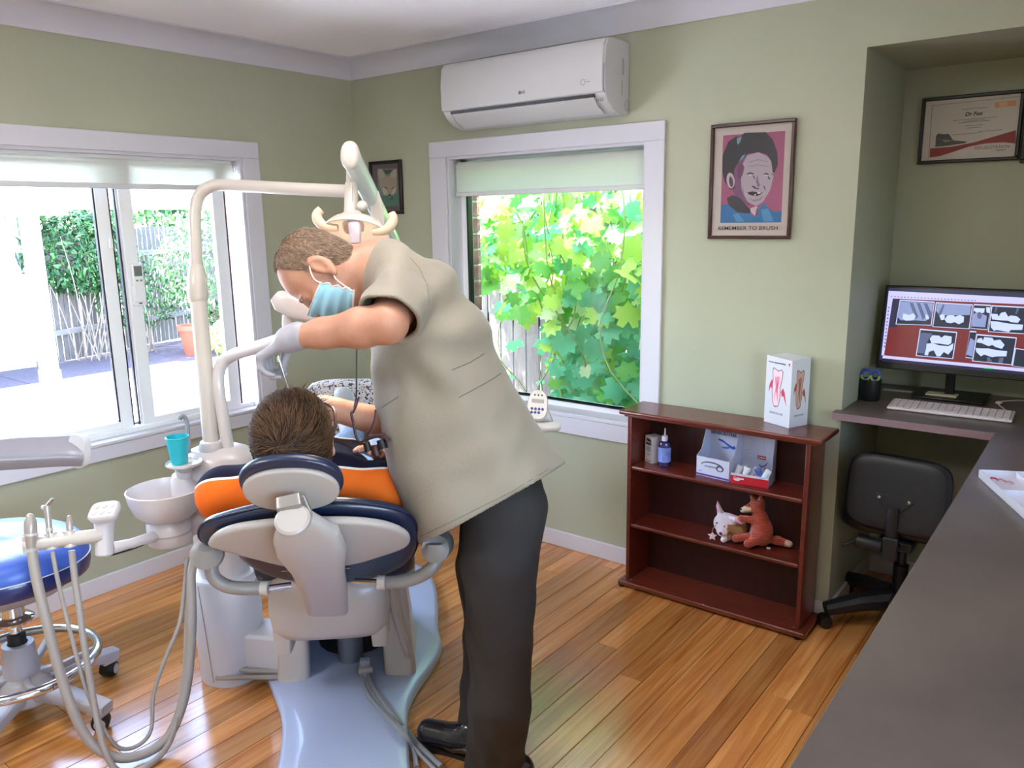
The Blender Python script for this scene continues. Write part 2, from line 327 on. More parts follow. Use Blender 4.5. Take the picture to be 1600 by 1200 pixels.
def blind(axis, a, b, x, zt, zb_, label):
    t = thing('roller_blind', (x, (a+b)/2, zt) if axis == 'x' else ((a+b)/2, x, zt), label, 'roller blind')
    s = 1 if axis == 'y' else -1
    def q(nm, u0, u1, d0, d1, c0, c1, m, bev=0):
        bx(nm, ((x+d0, x+d1, u0, u1, c0, c1) if axis == 'x' else (u0, u1, x-d1, x-d0, c0, c1)), m, t, bev=bev)
    q('fabric', a, b, -.0006, .0006, zb_+.02, zt-.03, m_blind)
    q('bottom_bar', a-.004, b+.004, -.006, .006, zb_, zb_+.022, m_bar, .003)
    p0 = (x-.02, a, zt-.03) if axis == 'x' else (a, x+.02, zt-.03); p1 = (x-.02, b, zt-.03) if axis == 'x' else (b, x+.02, zt-.03)
    obj('roller_tube', MB().tube([p0, p1], .019, 16), m_blind, t)
    for u in (a-.004, b+.001):
        q('bracket', u, u+.004, -.038, .004, zt-.055, zt-.004, m_br, .001)
    return t
blind('x', WA[0]+.02, WA[1]-.03, -.035, 1.893, 1.752, 'long white roller blind rolled up at the top of the left wall window')
b2 = blind('y', WB[0]+.03, WB[1]-.022, .035, 1.893, 1.712, 'white roller blind rolled up under the air conditioner')
pth = [(WA[1]-.018, 0, 0)]
obj('blind_chain', MB().tube([(-.05, WA[1]-.02, 1.86), (-.05, WA[1]-.018, 1.2), (-.044, WA[1]-.019, .9), (-.03, WA[1]-.018, 1.2), (-.03, WA[1]-.02, 1.86)], .0016, 6), m_white, [o for o in bpy.data.objects if o.name == 'roller_blind'][0])
# ceiling panels added for fill light (their light is made at the top of the script)
for lx, ly, lb in ((1.2, -3.5, 'white fill light panel added over the front of the room'), (2.2, -1.75, 'white fill light panel added over the dental chair')):
    t = thing('added_fill_panel', (lx, ly, CH), lb, 'lamp'); bx('housing', (lx-.6, lx+.6, ly-.3, ly+.3, CH-.03, CH), m_white, t)
    bx('diffuser', (lx-.57, lx+.57, ly-.27, ly+.27, CH-.034, CH-.03), mat('fill_diffuser', '#ffffff', .5, emit='#fff0d8', es=1.2), t, bev=0)
# ---------------------------------------------------------------- outdoor setting
m_conc = mat('white_paving', '#d5d4d6', .8, nz=.05, ns=2); m_soil = mat('bark_mulch', '#4d444e', .9, nz=.4, ns=60, bump=1, bs=80); m_lawn = mat('outdoor_earth', '#8d8a86', .95, nz=.2, ns=6)
GZ = -.15
obj('ground', MB().box(-4000, -.25, -3000, 4000, GZ-.3, GZ-.02).box(-.25, 3000, .35, 4000, GZ-.3, GZ-.02).box(-.25, 200, -200, YB-.25, GZ-.3, GZ-.02).box(XR+.12, 200, YB-.25, .35, GZ-.3, GZ-.02), m_lawn, kind='structure')
slab = obj('patio_slab', MB().box(-6.2, -.26, -9, 2.3, GZ-.02, GZ-.0002), m_conc, kind='structure')
for i in range(5):
    for j in range(9): bx('paver', (-6.2+i*1.19+.004, -6.2+(i+1)*1.19-.004, -8.5+j*1.2+.004, -8.5+(j+1)*1.2-.004, GZ-.02, GZ+.012), m_conc, slab, bev=.003)
obj('garden_bed', MB().box(-7.9, -6.2, .55, 8, GZ-.02, GZ+.01).box(-6.2, -2.5, 2.3, 8, GZ-.02, GZ+.01).box(-8.0, -6.2, -9, .55, GZ-.02, GZ+.004), m_soil, kind='structure')
# unseen eaves added to keep sun off both windows, and outside brick skin
m_eave = mat('shade_eave_white', '#e9e9ea', .6)
obj('added_shade_eave', MB().box(-1.0, -.12, YB-.8, .26, 2.16, 2.22).box(-.12, 2.53, .12, .26, 2.2, 2.26).box(2.53, XR, .72, .95, 2.2, 2.26), m_eave, kind='structure')
m_fascia = mat('fascia', '#f4f4f4', .5)
m_brick = mat('red_brick', '#a2705f', .85, nz=.2, ns=30, bump=.5, bs=120, col2='#7e4d3f'); m_mort = mat('mortar', '#c9c2b8', .9)
bs_ = obj('wall_brick_skin', wallmb('x', -.14, -.085, YB, .33, GZ, 2.2, [(WA[0]-.0, WA[1]+.02, WA[2]-.08, 2.1)]), m_mort, kind='structure')
bs2 = obj('wall_brick_skin_back', wallmb('y', .145, .085, -.22, 2.53, GZ, 2.2, [(WB[0]-.0, WB[1]+.02, WB[2]-.08, 2.1)]), m_mort, kind='structure')
for i in range(26):
    z = GZ+.02+i*.083
    o = .0 if i % 2 else -.115
    for j in range(2):
        y0 = WA[1]+.012+o+.24*j+(.115 if not i % 2 else 0)
        bx('brick', (-.238, -.132, y0 if j else WA[1]+.012, WA[1]+.012+(.23 if i % 2 else .112) if not j else y0+.23, z, z+.073), m_brick, bs_, bev=.003)
        x1 = WB[0]+.008
        bx('brick', ((x1-(.23 if i % 2 else .112)) if not j else x1-.475, x1 if not j else x1-(.24 if i % 2 else .122), .136, .24, z, z+.073), m_brick, bs2, bev=.003)
# ================================================================= wall-mounted things, bookcase, desk corner
def onplane(px, py, p, n):
    d = cfw+cr*((px-800)/FOC)-cu*((py-600)/FOC); n = Vector(n); return CAM+d*((Vector(p)-CAM).dot(n)/d.dot(n))
FM = {}
def fm(hexc, rough=.5, es=0):
    k = (hexc, rough, es)
    if k not in FM: FM[k] = mat('print_'+hexc.strip('#')+('_lit' if es else ''), hexc, rough, emit=hexc if es else None, es=es) if not es else mat('screen_'+hexc.strip('#'), '#050505', .3, emit=hexc, es=es)
    return FM[k]
def art(name, layers, p, n, parent, f, rough=.5, es=0, lift=.00025, **kw):   # flat printed shapes on their own plane
    n = Vector(n).normalized(); mb = MB(); ms = []; idx = {}
    for i, (c, pl) in enumerate(layers):
        if c not in idx: idx[c] = len(ms); ms.append(fm(c, rough, es))
        pts = [onplane(*f(*q), p, n)+n*lift*(i*.25+1) for q in pl]; mb.add(pts, [tuple(range(len(pts)))], idx[c])
    return obj(name, mb, ms, parent, ang=0, **kw)
def ellp(cx, cy, rx, ry, n=20, a=0, a0=0, a1=360):
    o = []
    for i in range(n):
        t = R_(a0+(a1-a0)*i/(n if a1-a0 == 360 else n-1)); x, y = rx*math.cos(t), ry*math.sin(t); c, s = math.cos(R_(a)), math.sin(R_(a)); o.append((cx+x*c-y*s, cy+x*s+y*c))
    return o
def rc(a, b, c, d): return [(a, b), (c, b), (c, d), (a, d)]
def fr4(name, x0, x1, z0, z1, y0, y1, w_, m, parent, bev=.003, **kw):
    mb = MB().box(x0, x1, y0, y1, z1-w_, z1).box(x0, x1, y0, y1, z0, z0+w_).box(x0, x0+w_, y0, y1, z0+w_, z1-w_).box(x1-w_, x1, y0, y1, z0+w_, z1-w_)
    return obj(name, mb, m, parent, bev=bev, **kw)
# --- air conditioner
m_ac = mat('ac_plastic', '#c5c4c3', .38); m_acg = mat('ac_grey', '#8c8f96', .4); m_slot = mat('slot_black', '#08080c', .5)
ac = thing('air_conditioner', (1.27, 0, 2.02), 'white split system air conditioner mounted high between window and cornice', 'air conditioner')
X0, X1 = .835, 1.715
side = [(0, 2.305), (-.135, 2.305), (-.17, 2.297), (-.19, 2.27), (-.198, 2.20), (-.198, 2.13), (-.19, 2.09), (-.165, 2.058), (-.12, 2.030), (-.07, 2.018), (0, 2.018)]
def yzprism(prof, x0, x1): return MB().loft([[(x, y, z) for y, z in prof] for x in (x0, x1)], True)
obj('body', yzprism(side, X0, X1), m_ac, ac, bev=.006)
obj('front_panel', yzprism([(-.15, 2.301), (-.178, 2.297), (-.196, 2.275), (-.205, 2.20), (-.205, 2.13), (-.201, 2.094), (-.19, 2.088)], X0+.004, X1-.006), m_ac, ac, bev=.003)
obj('louver', yzprism([(-.186, 2.078), (-.155, 2.046), (-.105, 2.022), (-.102, 2.018), (-.157, 2.042), (-.190, 2.074)], X0+.055, X1-.055), m_ac, ac, bev=.001)
obj('air_slot', yzprism([(-.19, 2.0855), (-.1945, 2.087), (-.1885, 2.074), (-.184, 2.078)], X0+.05, X1-.052), m_slot, ac)
for x_ in (X0+.053, X1-.053): obj('louver_gap', MB().tube([(x_, -.187, 2.073), (x_, -.158, 2.043), (x_, -.108, 2.0185)], .0012, 6), m_acg, ac)
mb = MB(); mb.tube([(X1-.003, -.198+.0, 2.2), (X1-.0035, -.2, 2.15), (X1-.0035, -.1995, 2.11), (X1-.003, -.192, 2.088)], .0022, 6); obj('panel_edge', mb, m_acg, ac)
MWB = lambda x, y, z: frame((x, y, z), (0, -1, 0), (1, 0, 0))
text('logo', 'LG', .016, MWB(1.315, -.2055, 2.128), mat('logo_grey', '#55585f', .4), ac, bold=.0004)
obj('logo_disc', MB().lathe([(.0, .001), (.0075, .001), (.0075, 0)], MWB(1.297, -.205, 2.128), 16, cap=True), mat('logo_red', '#7a5a66', .4), ac)
bx('badge_line', (1.622, 1.650, -.2058, -.2052, 2.1335, 2.1365), m_acg, ac, bev=0); mb = MB(); mb.tube([(1.618+.011*math.cos(a), -.2055, 2.135+.011*math.sin(a)) for a in [i*.35+.5 for i in range(16)]], .0011, 5); obj('badge_ring', mb, m_acg, ac)
mb = MB()
for i in range(4): mb.box(X1-.045+i*.009, X1-.042+i*.009, -.1865, -.184, 2.056+.0, 2.068)
obj('indicator_marks', mb, m_acg, ac)
mb = MB().box(X1, X1+.0008, -.062, -.045, 2.17, 2.235).box(X1, X1+.0008, -.064, -.056, 2.09, 2.145); obj('side_label', mb, mat('label_grey', '#a6a6aa', .5), ac)
mb = MB(); mb.tube([(X1+.001, -.02-.015*math.cos(a), 2.055+.02*math.sin(a)) for a in [i*.3 for i in range(22)]], .0009, 5); obj('knockout', mb, m_acg, ac)
# --- poster
m_fr = mat('dark_red_frame', '#3b1512', .3, coat=.4)
pt = thing('framed_poster', (2.258, 0, 1.51), 'framed poster of a laughing gap toothed man in a dark cap over a pink ground', 'poster')
fr4('frame', 2.093, 2.424, 1.507, 1.946, -.022, -.001, .013, m_fr, pt)
bx('backing', (2.10, 2.418, -.008, -.002, 1.512, 1.94), mat('poster_white', '#d9ccc8', .5), pt, bev=0)
f = lambda x, y: (1090+x/5.456, 170+y/5.456)
L = [('#b5628a', [(218, 228), (748, 188), (712, 968), (193, 972)]),
 ('#3a7fc0', [(200, 822), (262, 815), (340, 885), (440, 890), (500, 925), (520, 850), (560, 800), (625, 862), (655, 880), (718, 870), (712, 968), (193, 972)]),
 ('#5b9fd6', [(300, 900), (345, 890), (400, 960), (330, 965)]), ('#5b9fd6', [(540, 860), (600, 850), (650, 960), (560, 962)]),
 ('#8a5a86', [(250, 600), (300, 470), (420, 390), (470, 700), (440, 830), (330, 760)]),
 ('#c6b6c6', [(385, 470), (420, 400), (520, 370), (620, 420), (640, 520), (650, 570), (620, 690), (560, 790), (500, 830), (420, 790), (375, 690), (370, 600)]),
 ('#47424f', [(250, 760), (300, 735), (360, 760), (430, 840), (470, 880), (440, 892), (340, 885), (262, 815)]),
 ('#3d3a46', [(214, 400), (262, 280), (330, 235), (360, 240), (400, 205), (580, 198), (640, 260), (680, 370), (684, 480), (655, 545), (640, 540), (630, 450), (590, 390), (520, 370), (430, 385), (340, 470), (310, 520), (318, 680), (280, 690), (230, 620), (212, 540)]),
 ('#87b2c4', [(335, 250), (378, 236), (365, 280), (345, 306), (335, 285)]), ('#87b2c4', [(380, 400), (412, 388), (385, 425), (350, 455)]),
 ('#d7c6d0', ellp(282, 612, 34, 68, 18, -6)), ('#5d4b60', ellp(286, 622, 17, 46, 14, -8)),
 ('#7d4c74', [(340, 500), (380, 460), (400, 500), (385, 560), (360, 610), (340, 580)]),
 ('#57485c', [(420, 552), (450, 540), (485, 552), (470, 560), (445, 556), (425, 562)]), ('#e2d6e0', [(430, 566), (450, 556), (475, 562), (455, 574)]),
 ('#57485c', [(560, 558), (585, 545), (612, 556), (600, 566), (575, 562)]), ('#e2d6e0', [(563, 570), (585, 560), (606, 566), (590, 574)]),
 ('#57485c', [(470, 560), (485, 575), (492, 600), (484, 598), (474, 576)]), ('#57485c', [(458, 660), (480, 655), (505, 676), (530, 678), (520, 688), (490, 682)]),
 ('#8e7a90', [(498, 620), (510, 560), (520, 620), (535, 655), (515, 672)]), ('#57485c', [(560, 650), (575, 665), (582, 695), (572, 688)]), ('#57485c', [(600, 570), (622, 598), (612, 606), (600, 588)]),
 ('#3a2a3a', [(426, 712), (470, 704), (520, 712), (556, 708), (540, 728), (510, 745), (460, 738), (436, 728)]), ('#eadfe2', [(508, 712), (545, 708), (536, 722), (512, 726)]), ('#eadfe2', [(486, 728), (500, 726), (498, 740), (484, 738)]),
 ('#a793aa', [(380, 650), (392, 690), (400, 760), (440, 810), (410, 780), (385, 720)]), ('#a793aa', [(430, 760), (470, 775), (530, 765), (560, 740), (540, 780), (480, 792)]),
 ('#a793aa', [(440, 450), (520, 430), (600, 450), (600, 455), (520, 438), (440, 458)]), ('#a793aa', [(430, 490), (520, 475), (610, 490), (610, 496), (520, 483), (430, 497)]),
 ('#d7c6d0', [(450, 850), (500, 830), (525, 850), (490, 912), (455, 880)]), ('#8d5570', [(505, 850), (522, 840), (515, 900), (492, 915)]),
 ('#3d3a46', [(640, 555), (652, 566), (644, 570), (625, 545)])]
art('portrait', L, (0, -.0085, 0), (0, -1, 0), pt, f)
text('caption', 'REMEMBER TO BRUSH', .0205, MWB(2.2535, -.0098, 1.548), mat('ink', '#2a2528', .5), pt, ext=.0002, bold=.0001, sx=1.2)
bx('glazing', (2.105, 2.412, -.0125, -.0120, 1.519, 1.933), m_glass, pt, bev=0)
# --- fox picture
m_fr2 = mat('espresso_frame', '#1b1214', .35)
fx = thing('framed_fox_print', (.246, 0, 1.63), 'small dark framed fox face print in the corner beside the lamp arm', 'picture')
fr4('frame', .127, .368, 1.632, 1.912, -.02, -.001, .017, m_fr2, fx); bx('mat_board', (.135, .36, -.008, -.002, 1.64, 1.905), mat('mauve_mat', '#6d5560', .6), fx, bev=0)
f = lambda x, y: (570+x/12, 240+y/12)
L = [('#7d8f8c', [(228, 285), (600, 280), (640, 985), (250, 985)]), ('#4f8a74', [(235, 810), (620, 740), (640, 985), (250, 985)]),
 ('#b9a893', [(255, 470), (300, 440), (400, 420), (560, 430), (605, 500), (600, 640), (560, 720), (500, 780), (462, 840), (420, 780), (330, 720), (280, 620)]),
 ('#c4bcae', [(255, 290), (325, 290), (385, 400), (370, 450), (270, 480), (245, 380)]), ('#c4bcae', [(595, 285), (540, 300), (470, 400), (500, 450), (590, 470), (602, 380)]),
 ('#3c4a48', [(335, 288), (400, 310), (500, 300), (530, 285), (470, 370), (395, 385)]), ('#d6cfc2', [(330, 640), (400, 660), (430, 740), (420, 800), (350, 760)]), ('#d6cfc2', [(590, 640), (530, 670), (505, 740), (520, 800), (580, 720)]),
 ('#2b3330', [(365, 625), (400, 630), (430, 668), (400, 660)]), ('#2b3330', [(550, 625), (520, 635), (495, 665), (525, 655)]), ('#2f5a4d', [(415, 740), (430, 800), (470, 850), (510, 800), (515, 740), (540, 860), (480, 870), (410, 800)]), ('#101c1a', ellp(466, 785, 24, 26, 12))]
art('fox_face', L, (0, -.0085, 0), (0, -1, 0), fx, f)
bx('glazing', (.142, .353, -.0125, -.0120, 1.647, 1.897), m_glass, fx, bev=0)
# --- certificate
m_blk = mat('black_frame', '#0a0a0c', .35)
ct = thing('framed_certificate', (2.9, .6, 1.79), 'black framed certificate with a red swoosh on the niche wall', 'certificate')
fr4('frame', 2.722, 3.072, 1.789, 2.044, .575, .599, .013, m_blk, ct); bx('paper', (2.73, 3.065, .588, .598, 1.797, 2.037), mat('certificate_paper', '#cfc6bd', .5), ct, bev=0)
f = lambda x, y: (1420+x/7.5, 120+y/7.5)
L = [('#8f8a84', [(272, 335), (1310, 225), (1310, 231), (278, 341)]), ('#8f8a84', [(272, 335), (280, 335), (236, 955), (228, 955)]), ('#d9996f', [(1010, 300), (1258, 275), (1258, 340), (1010, 365)]), ('#e0b08a', [(1060, 300), (1160, 290), (1150, 348), (1060, 356)]),
 ('#8f2f2c', [(250, 840), (500, 820), (760, 770), (1000, 700), (1256, 625), (1250, 780), (1100, 768), (900, 780), (700, 820), (520, 880), (360, 930), (244, 944)]),
 ('#55504c', [(310, 822), (320, 690), (345, 665), (400, 672), (470, 668), (520, 745), (600, 752), (678, 758), (670, 775), (560, 792), (420, 812)]), ('#8b857e', [(380, 740), (420, 735), (520, 748), (430, 770)])]
for (y0, x0, x1) in ((380, 620, 920), (512, 520, 1040), (540, 570, 960), (520, 640, 900), (575, 660, 870), (600, 680, 850), (680, 500, 860), (640, 820, 1100)):
    k_ = (y0+10*0); L.append(('#8d867f', [(x0, y0+.0*(x0)), (x1, y0-(x1-x0)*.09), (x1, y0-(x1-x0)*.09+7), (x0, y0+7)]))
art('certificate_print', L, (0, .5875, 0), (0, -1, 0), ct, f)
def textpx(name, s, size, px, py, p, n, m, parent, ext=.0002, align='CENTER', bold=0, sx=1, shear=0):
    c = onplane(px, py, p, n)+Vector(n)*.0004; xa = Vector((0, 0, 1)).cross(Vector(n)); return text(name, s, size, frame(c, n, xa), m, parent, ext, align, bold, sx, shear)
ink = MATS['ink']; P_, N_ = (0, .587, 0), (0, -1, 0)
textpx('name_line', 'Dr Fox', .020, *f(760, 435), P_, N_, ink, ct, bold=.0006, shear=.2)
textpx('slogan', 'RESUSCITATION', .016, *f(975, 828), P_, N_, mat('ink_red', '#8f3a36', .5), ct); textpx('slogan', 'matters', .011, *f(1075, 856), P_, N_, ink, ct, shear=.3)
c2_ = thing('framed_certificate', (3.26, .6, 1.79), 'second black framed certificate cut off by the right picture edge', 'certificate')
fr4('frame', 3.078, 3.43, 1.775, 2.03, .575, .599, .013, m_blk, c2_); bx('paper', (3.085, 3.42, .588, .598, 1.785, 2.02), mat('certificate_green', '#9fae9d', .5), c2_, bev=0)
# --- bookcase
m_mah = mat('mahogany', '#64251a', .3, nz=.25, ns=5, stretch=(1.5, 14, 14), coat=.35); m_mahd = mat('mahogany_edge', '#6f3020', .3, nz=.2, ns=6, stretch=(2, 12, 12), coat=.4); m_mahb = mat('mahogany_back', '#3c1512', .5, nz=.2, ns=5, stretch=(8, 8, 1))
bc = thing('bookcase', (2.22, -.1, 0), 'low mahogany bookcase with three open shelves against the green wall', 'bookcase')
bx('top', (1.812, 2.652, -.225, -.015, .783, .802), m_mah, bc, bev=.007, bseg=3)
bx('top_moulding', (1.83, 2.628, -.21, -.02, .773, .784), m_mahd, bc, bev=.004)
bx('side_panel', (1.842, 1.860, -.2, -.016, .032, .775), m_mah, bc, bev=.004); bx('side_panel', (2.586, 2.604, -.2, -.016, .032, .775), m_mah, bc, bev=.004)
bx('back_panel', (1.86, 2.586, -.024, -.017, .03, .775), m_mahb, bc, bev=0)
for z in (.556, .295): bx('shelf', (1.860, 2.586, -.196, -.024, z-.017, z), m_mah, bc, bev=.006, bseg=3)
bx('base', (1.815, 2.630, -.222, -.016, .010, .032), m_mahd, bc, bev=.006, bseg=3)
for x in (1.83, 2.60):
    for y in (-.21, -.04): obj('foot', MB().lathe([(.011, 0), (.014, .010)], Matrix.Translation((x, y, 0)), 12, cap=True), m_black, bc)
for x, y in ((1.865, -.19), (2.22, -.2222), (2.58, -.19)): obj('screw_cap', MB().lathe([(.003, 0), (.003, .001)], Matrix.Translation((x, y if y > -.2 else -.219, .032)), 8, cap=True), mat('cap_cream', '#c9b9a8', .5), bc)
# tooth box on top
m_card = mat('white_card', '#d9dbe2', .45); m_cards = mat('card_side', '#b8b9b8', .45)
Zt = .8025
A_, B_, C_ = Vector((2.378, -.052, Zt)), Vector((2.497, -.115, Zt)), Vector((2.545, -.016, Zt)); D_ = A_+(C_-B_); D_.y = min(D_.y, -.016)
tb = thing('tooth_display_box', (2.46, -.06, Zt), 'tall white display box printed with a tooth cross section, on top of the bookcase', 'box')
A_ = Vector((2.380, -.075, Zt)); B_ = Vector((2.497, -.128, Zt)); C_ = Vector((2.536, -.035, Zt)); D_ = A_+C_-B_
H_ = .266; mb = MB(); q = [A_, B_, C_, D_]; mb.add([*q, *[p+Vector((0, 0, H_-(0 if i != 1 else .006))) for i, p in enumerate(q)]], [(3, 2, 1, 0), (0, 1, 5, 4), (1, 2, 6, 5), (2, 3, 7, 6), (3, 0, 4, 7), (4, 5, 6, 7)])
obj('carton', mb, m_card, tb, bev=.001)
nf = (B_-A_).cross(Vector((0, 0, 1))).normalized(); ns_ = (C_-B_).cross(Vector((0, 0, 1))).normalized()
def uvart(name, layers, o, xa, n, parent, W, H, es=0, rough=.5, up=(0, 0, 1), **kw):     # layers in 0..1 box coordinates, v up
    xa = Vector(xa).normalized(); n = Vector(n).normalized(); upv = Vector(up).normalized(); mb = MB(); ms = []; idx = {}
    for i, (c, pl) in enumerate(layers):
        if c not in idx: idx[c] = len(ms); ms.append(fm(c, rough, es))
        mb.add([Vector(o)+xa*(u*W)+upv*(v*H)+n*(.0003+.00006*i) for u, v in pl], [tuple(range(len(pl)))], idx[c])
    return obj(name, mb, ms, parent, ang=0, **kw)
def tooth(cols):
    o, pk, rd, ln = cols
    return [(rd, [(.14, .45), (.17, .58), (.25, .66), (.30, .60), (.28, .50), (.22, .55)]), (rd, [(.62, .50), (.70, .56), (.77, .50), (.86, .30), (.74, .44), (.66, .44)]),
     (ln, [(.26, .80), (.30, .84), (.40, .82), (.50, .80), (.60, .83), (.68, .80), (.66, .68), (.60, .55), (.62, .42), (.55, .28), (.45, .26), (.38, .26), (.30, .34), (.26, .50), (.28, .66)]),
     (o, [(.285, .79), (.32, .825), (.42, .80), (.50, .785), (.60, .815), (.65, .79), (.63, .68), (.57, .55), (.59, .42), (.53, .29), (.46, .28), (.38, .28), (.32, .35), (.285, .50), (.31, .66)]),
     (pk, [(.37, .71), (.42, .70), (.48, .72), (.55, .71), (.55, .62), (.50, .52), (.53, .42), (.50, .33), (.47, .44), (.44, .50), (.40, .40), (.37, .33), (.385, .45), (.41, .56), (.37, .64)]), (rd, [(.44, .68), (.47, .60), (.50, .68), (.48, .50), (.465, .42), (.45, .50)])]
uvart('front_print', tooth(('#f2d3dc', '#e58fa5', '#cf3158', '#8d6a86')), A_, B_-A_, nf, tb, (B_-A_).length, H_)
uvart('side_print', tooth(('#c9a79a', '#a9725e', '#9a5844', '#7d5a55')), B_, C_-B_, ns_, tb, (C_-B_).length, H_)
text('print_line', 'Dentin Hypersensitivity', .009, frame(A_+(B_-A_)*.42+Vector((0, 0, .242))+nf*.0006, nf, B_-A_), mat('ink_navy', '#2b3468', .5), tb)
text('print_line', 'SENSODYNE', .012, frame(A_+(B_-A_)*.48+Vector((0, 0, .045))+nf*.0006, nf, B_-A_), mat('ink_grey', '#8a8c9c', .5), tb)
text('print_line', 'SENSODYNE', .009, frame(B_+(C_-B_)*.5+Vector((0, 0, .045))+ns_*.0006, ns_, C_-B_), mat('ink_grey'), tb)
uvart('emblem', [('#cf3158', [(.85, .93), (.93, .93), (.89, .88)])], A_, B_-A_, nf, tb, (B_-A_).length, H_)
# small white medicine box and purple bottle
S1 = .5565
ab = thing('medicine_carton', (1.90, -.09, S1), 'small white medicine carton lettered in black on the top shelf', 'box')
A1 = Vector((1.862, -.10, S1)); B1 = Vector((1.908, -.122, S1)); dv = Vector((.022, .046, 0)); h1 = .118
A1 += Vector((.012, 0, 0)); B1 += Vector((.012, 0, 0))
mb = MB(); q = [A1, B1, B1+dv, A1+dv]; mb.add([*q, *[p+Vector((0, 0, h1)) for p in q]], [(3, 2, 1, 0), (0, 1, 5, 4), (1, 2, 6, 5), (2, 3, 7, 6), (3, 0, 4, 7), (4, 5, 6, 7)]); obj('carton', mb, mat('carton_cream', '#cfc7c4', .5), ab, bev=.001)
n1 = (B1-A1).cross(Vector((0, 0, 1))).normalized()
for s_, z_ in (('Afta', .101), ('med', .086)): text('lettering', s_, .019, frame((A1+B1)/2+Vector((0, 0, z_))+n1*.0008, n1, B1-A1), ink, ab, bold=.0012)
uvart('carton_print', [('#8fa3aa', ellp(.5, .52, .28, .11, 16)), ('#b98f96', ellp(.5, .49, .1, .05, 10)), ('#4d4a52', rc(.3, .3, .7, .325)), ('#2c2a33', rc(.15, .06, .85, .085))], A1, B1-A1, n1, ab, (B1-A1).length, h1)
m_pur = mat('purple_liquid', '#4a3a78', .15, trans=.3, coat=.5); m_lab = mat('blue_label', '#7f93d8', .25, nz=.3, ns=40)
bt = thing('squeeze_bottle', (1.975, -.115, S1), 'purple squeeze bottle with a white nozzle standing beside the medicine carton', 'bottle')
Mt = Matrix.Translation((1.975, -.115, S1))
obj('bottle_body', MB().lathe([(.0, 0), (.022, 0), (.026, .004), (.027, .02), (.027, .095), (.024, .104), (.012, .112), (.010, .116)], Mt, 28), m_pur, bt)
obj('label_band', MB().lathe([(.0275, .022), (.0276, .085)], Mt, 28), m_lab, bt)
obj('nozzle_cap', MB().lathe([(.0125, .110), (.013, .128), (.011, .134), (.004, .136), (.0028, .165), (.0, .166)], Mt, 20), mat('nozzle_white', '#cfc9d2', .4), bt)
# display cartons
def display(name, label, P0, P1, h, hf, dep, m):
    t = thing(name, (P0+P1)/2, label, 'display box'); xa = (P1-P0).normalized(); n = xa.cross(Vector((0, 0, 1))).normalized(); bk = -n; W = (P1-P0).length; T_ = .0015
    def pan(nm, o, a, b, la, lb): # thin card panel spanned by a,b
        th = -a.cross(b).normalized()*T_; mb = MB(); q = [o, o+a*la, o+a*la+b*lb, o+b*lb]; mb.add([*q, *[p+th for p in q]], [(3, 2, 1, 0), (4, 5, 6, 7), (0, 1, 5, 4), (1, 2, 6, 5), (2, 3, 7, 6), (3, 0, 4, 7)]); obj(nm, mb, m, t, ang=0)
    up = Vector((0, 0, 1)); pan('front_wall', P0, xa, up, W, hf); pan('floor_panel', P0, bk, xa, dep, W); pan('back_card', P0+bk*(dep-.002), xa, up, W, h)
    for p in (P0, P1): # sloped side cheeks
        o = p+(xa*.0 if p is P0 else -xa*T_); mb = MB(); q = [o, o+bk*dep, o+bk*dep+up*h, o+bk*dep*.7+up*h, o+bk*dep*.35+up*(hf*1.25), o+up*hf]; mb.add([*q, *[v+xa*T_ for v in q]], [(5, 4, 3, 2, 1, 0), (6, 7, 8, 9, 10, 11)]+[(i, (i+1) % 6, 6+(i+1) % 6, 6+i) for i in range(6)]); obj('side_cheek', mb, m, t, ang=0)
    return t, xa, n, bk, W
m_dw = mat('display_white', '#c9cbdc', .45)
P0, P1 = Vector((2.135, -.145, S1)), Vector((2.282, -.160, S1))
s1, xa, n2, bk, W_ = display('swallow_display_box', 'white display carton with a blue swallow and purple base band, empty', P0, P1, .20, .082, .105, m_dw)
uvart('front_print', [('#5a2c8c', rc(0, .04, 1, .13)), ('#4a5068', ellp(.48, .62, .33, .2, 20)), ('#c9cbdc', ellp(.46, .60, .29, .15, 20)), ('#c9cbdc', [(.1, .6), (.3, .3), (.9, .35), (.9, .5)]), ('#4a5068', ellp(.72, .55, .12, .16, 16)), ('#c9cbdc', ellp(.72, .53, .07, .09, 16)), ('#7c86c9', [(.06, .25), (.2, .32), (.12, .22)])], P0, xa, n2, s1, W_, .082)
pb = P0+bk*.103; uvart('swallow_print', [('#2c4fb8', [(.25, .66), (.45, .62), (.60, .55), (.72, .51), (.82, .54), (.76, .60), (.70, .575), (.55, .62), (.40, .68), (.28, .70)]), ('#4f74cf', [(.35, .53), (.5, .55), (.66, .55), (.55, .50), (.42, .50)]), ('#cf3158', ellp(.87, .885, .035, .025, 10))], pb, xa, n2, s1, W_, .20)
text('lettering', 'SENSODYNE', .0205, frame(pb+xa*W_*.42+Vector((0, 0, .163))+n2*.0008, n2, xa), mat('ink_navy'), s1, bold=.0006)
text('lettering', 'complete', .014, frame(P0+xa*W_*.42+Vector((0, 0, .047))+n2*.0011, n2, xa), mat('ink_slate', '#50587a', .5), s1, shear=.3)
P2, P3 = Vector((2.290, -.163, S1)), Vector((2.437, -.148, S1))
s2, xa, n3, bk, W_ = display('toothpaste_display_box', 'white display carton with a red base band filled with sample tubes', P2, P3, .185, .042, .11, m_dw)
uvart('front_print', [('#c8202e', rc(0, .0, 1, .78)), ('#f0e6ea', ellp(.17, .42, .09, .14, 14, 0, 180, 360))], P2, xa, n3, s2, W_, .042)
text('lettering', 'Colgate', .013, frame(P2+xa*.032+Vector((0, 0, .023))+n3*.0012, n3, xa), mat('print_white', '#f4eef0', .4), s2, bold=.0003)
pb = P2+bk*.108
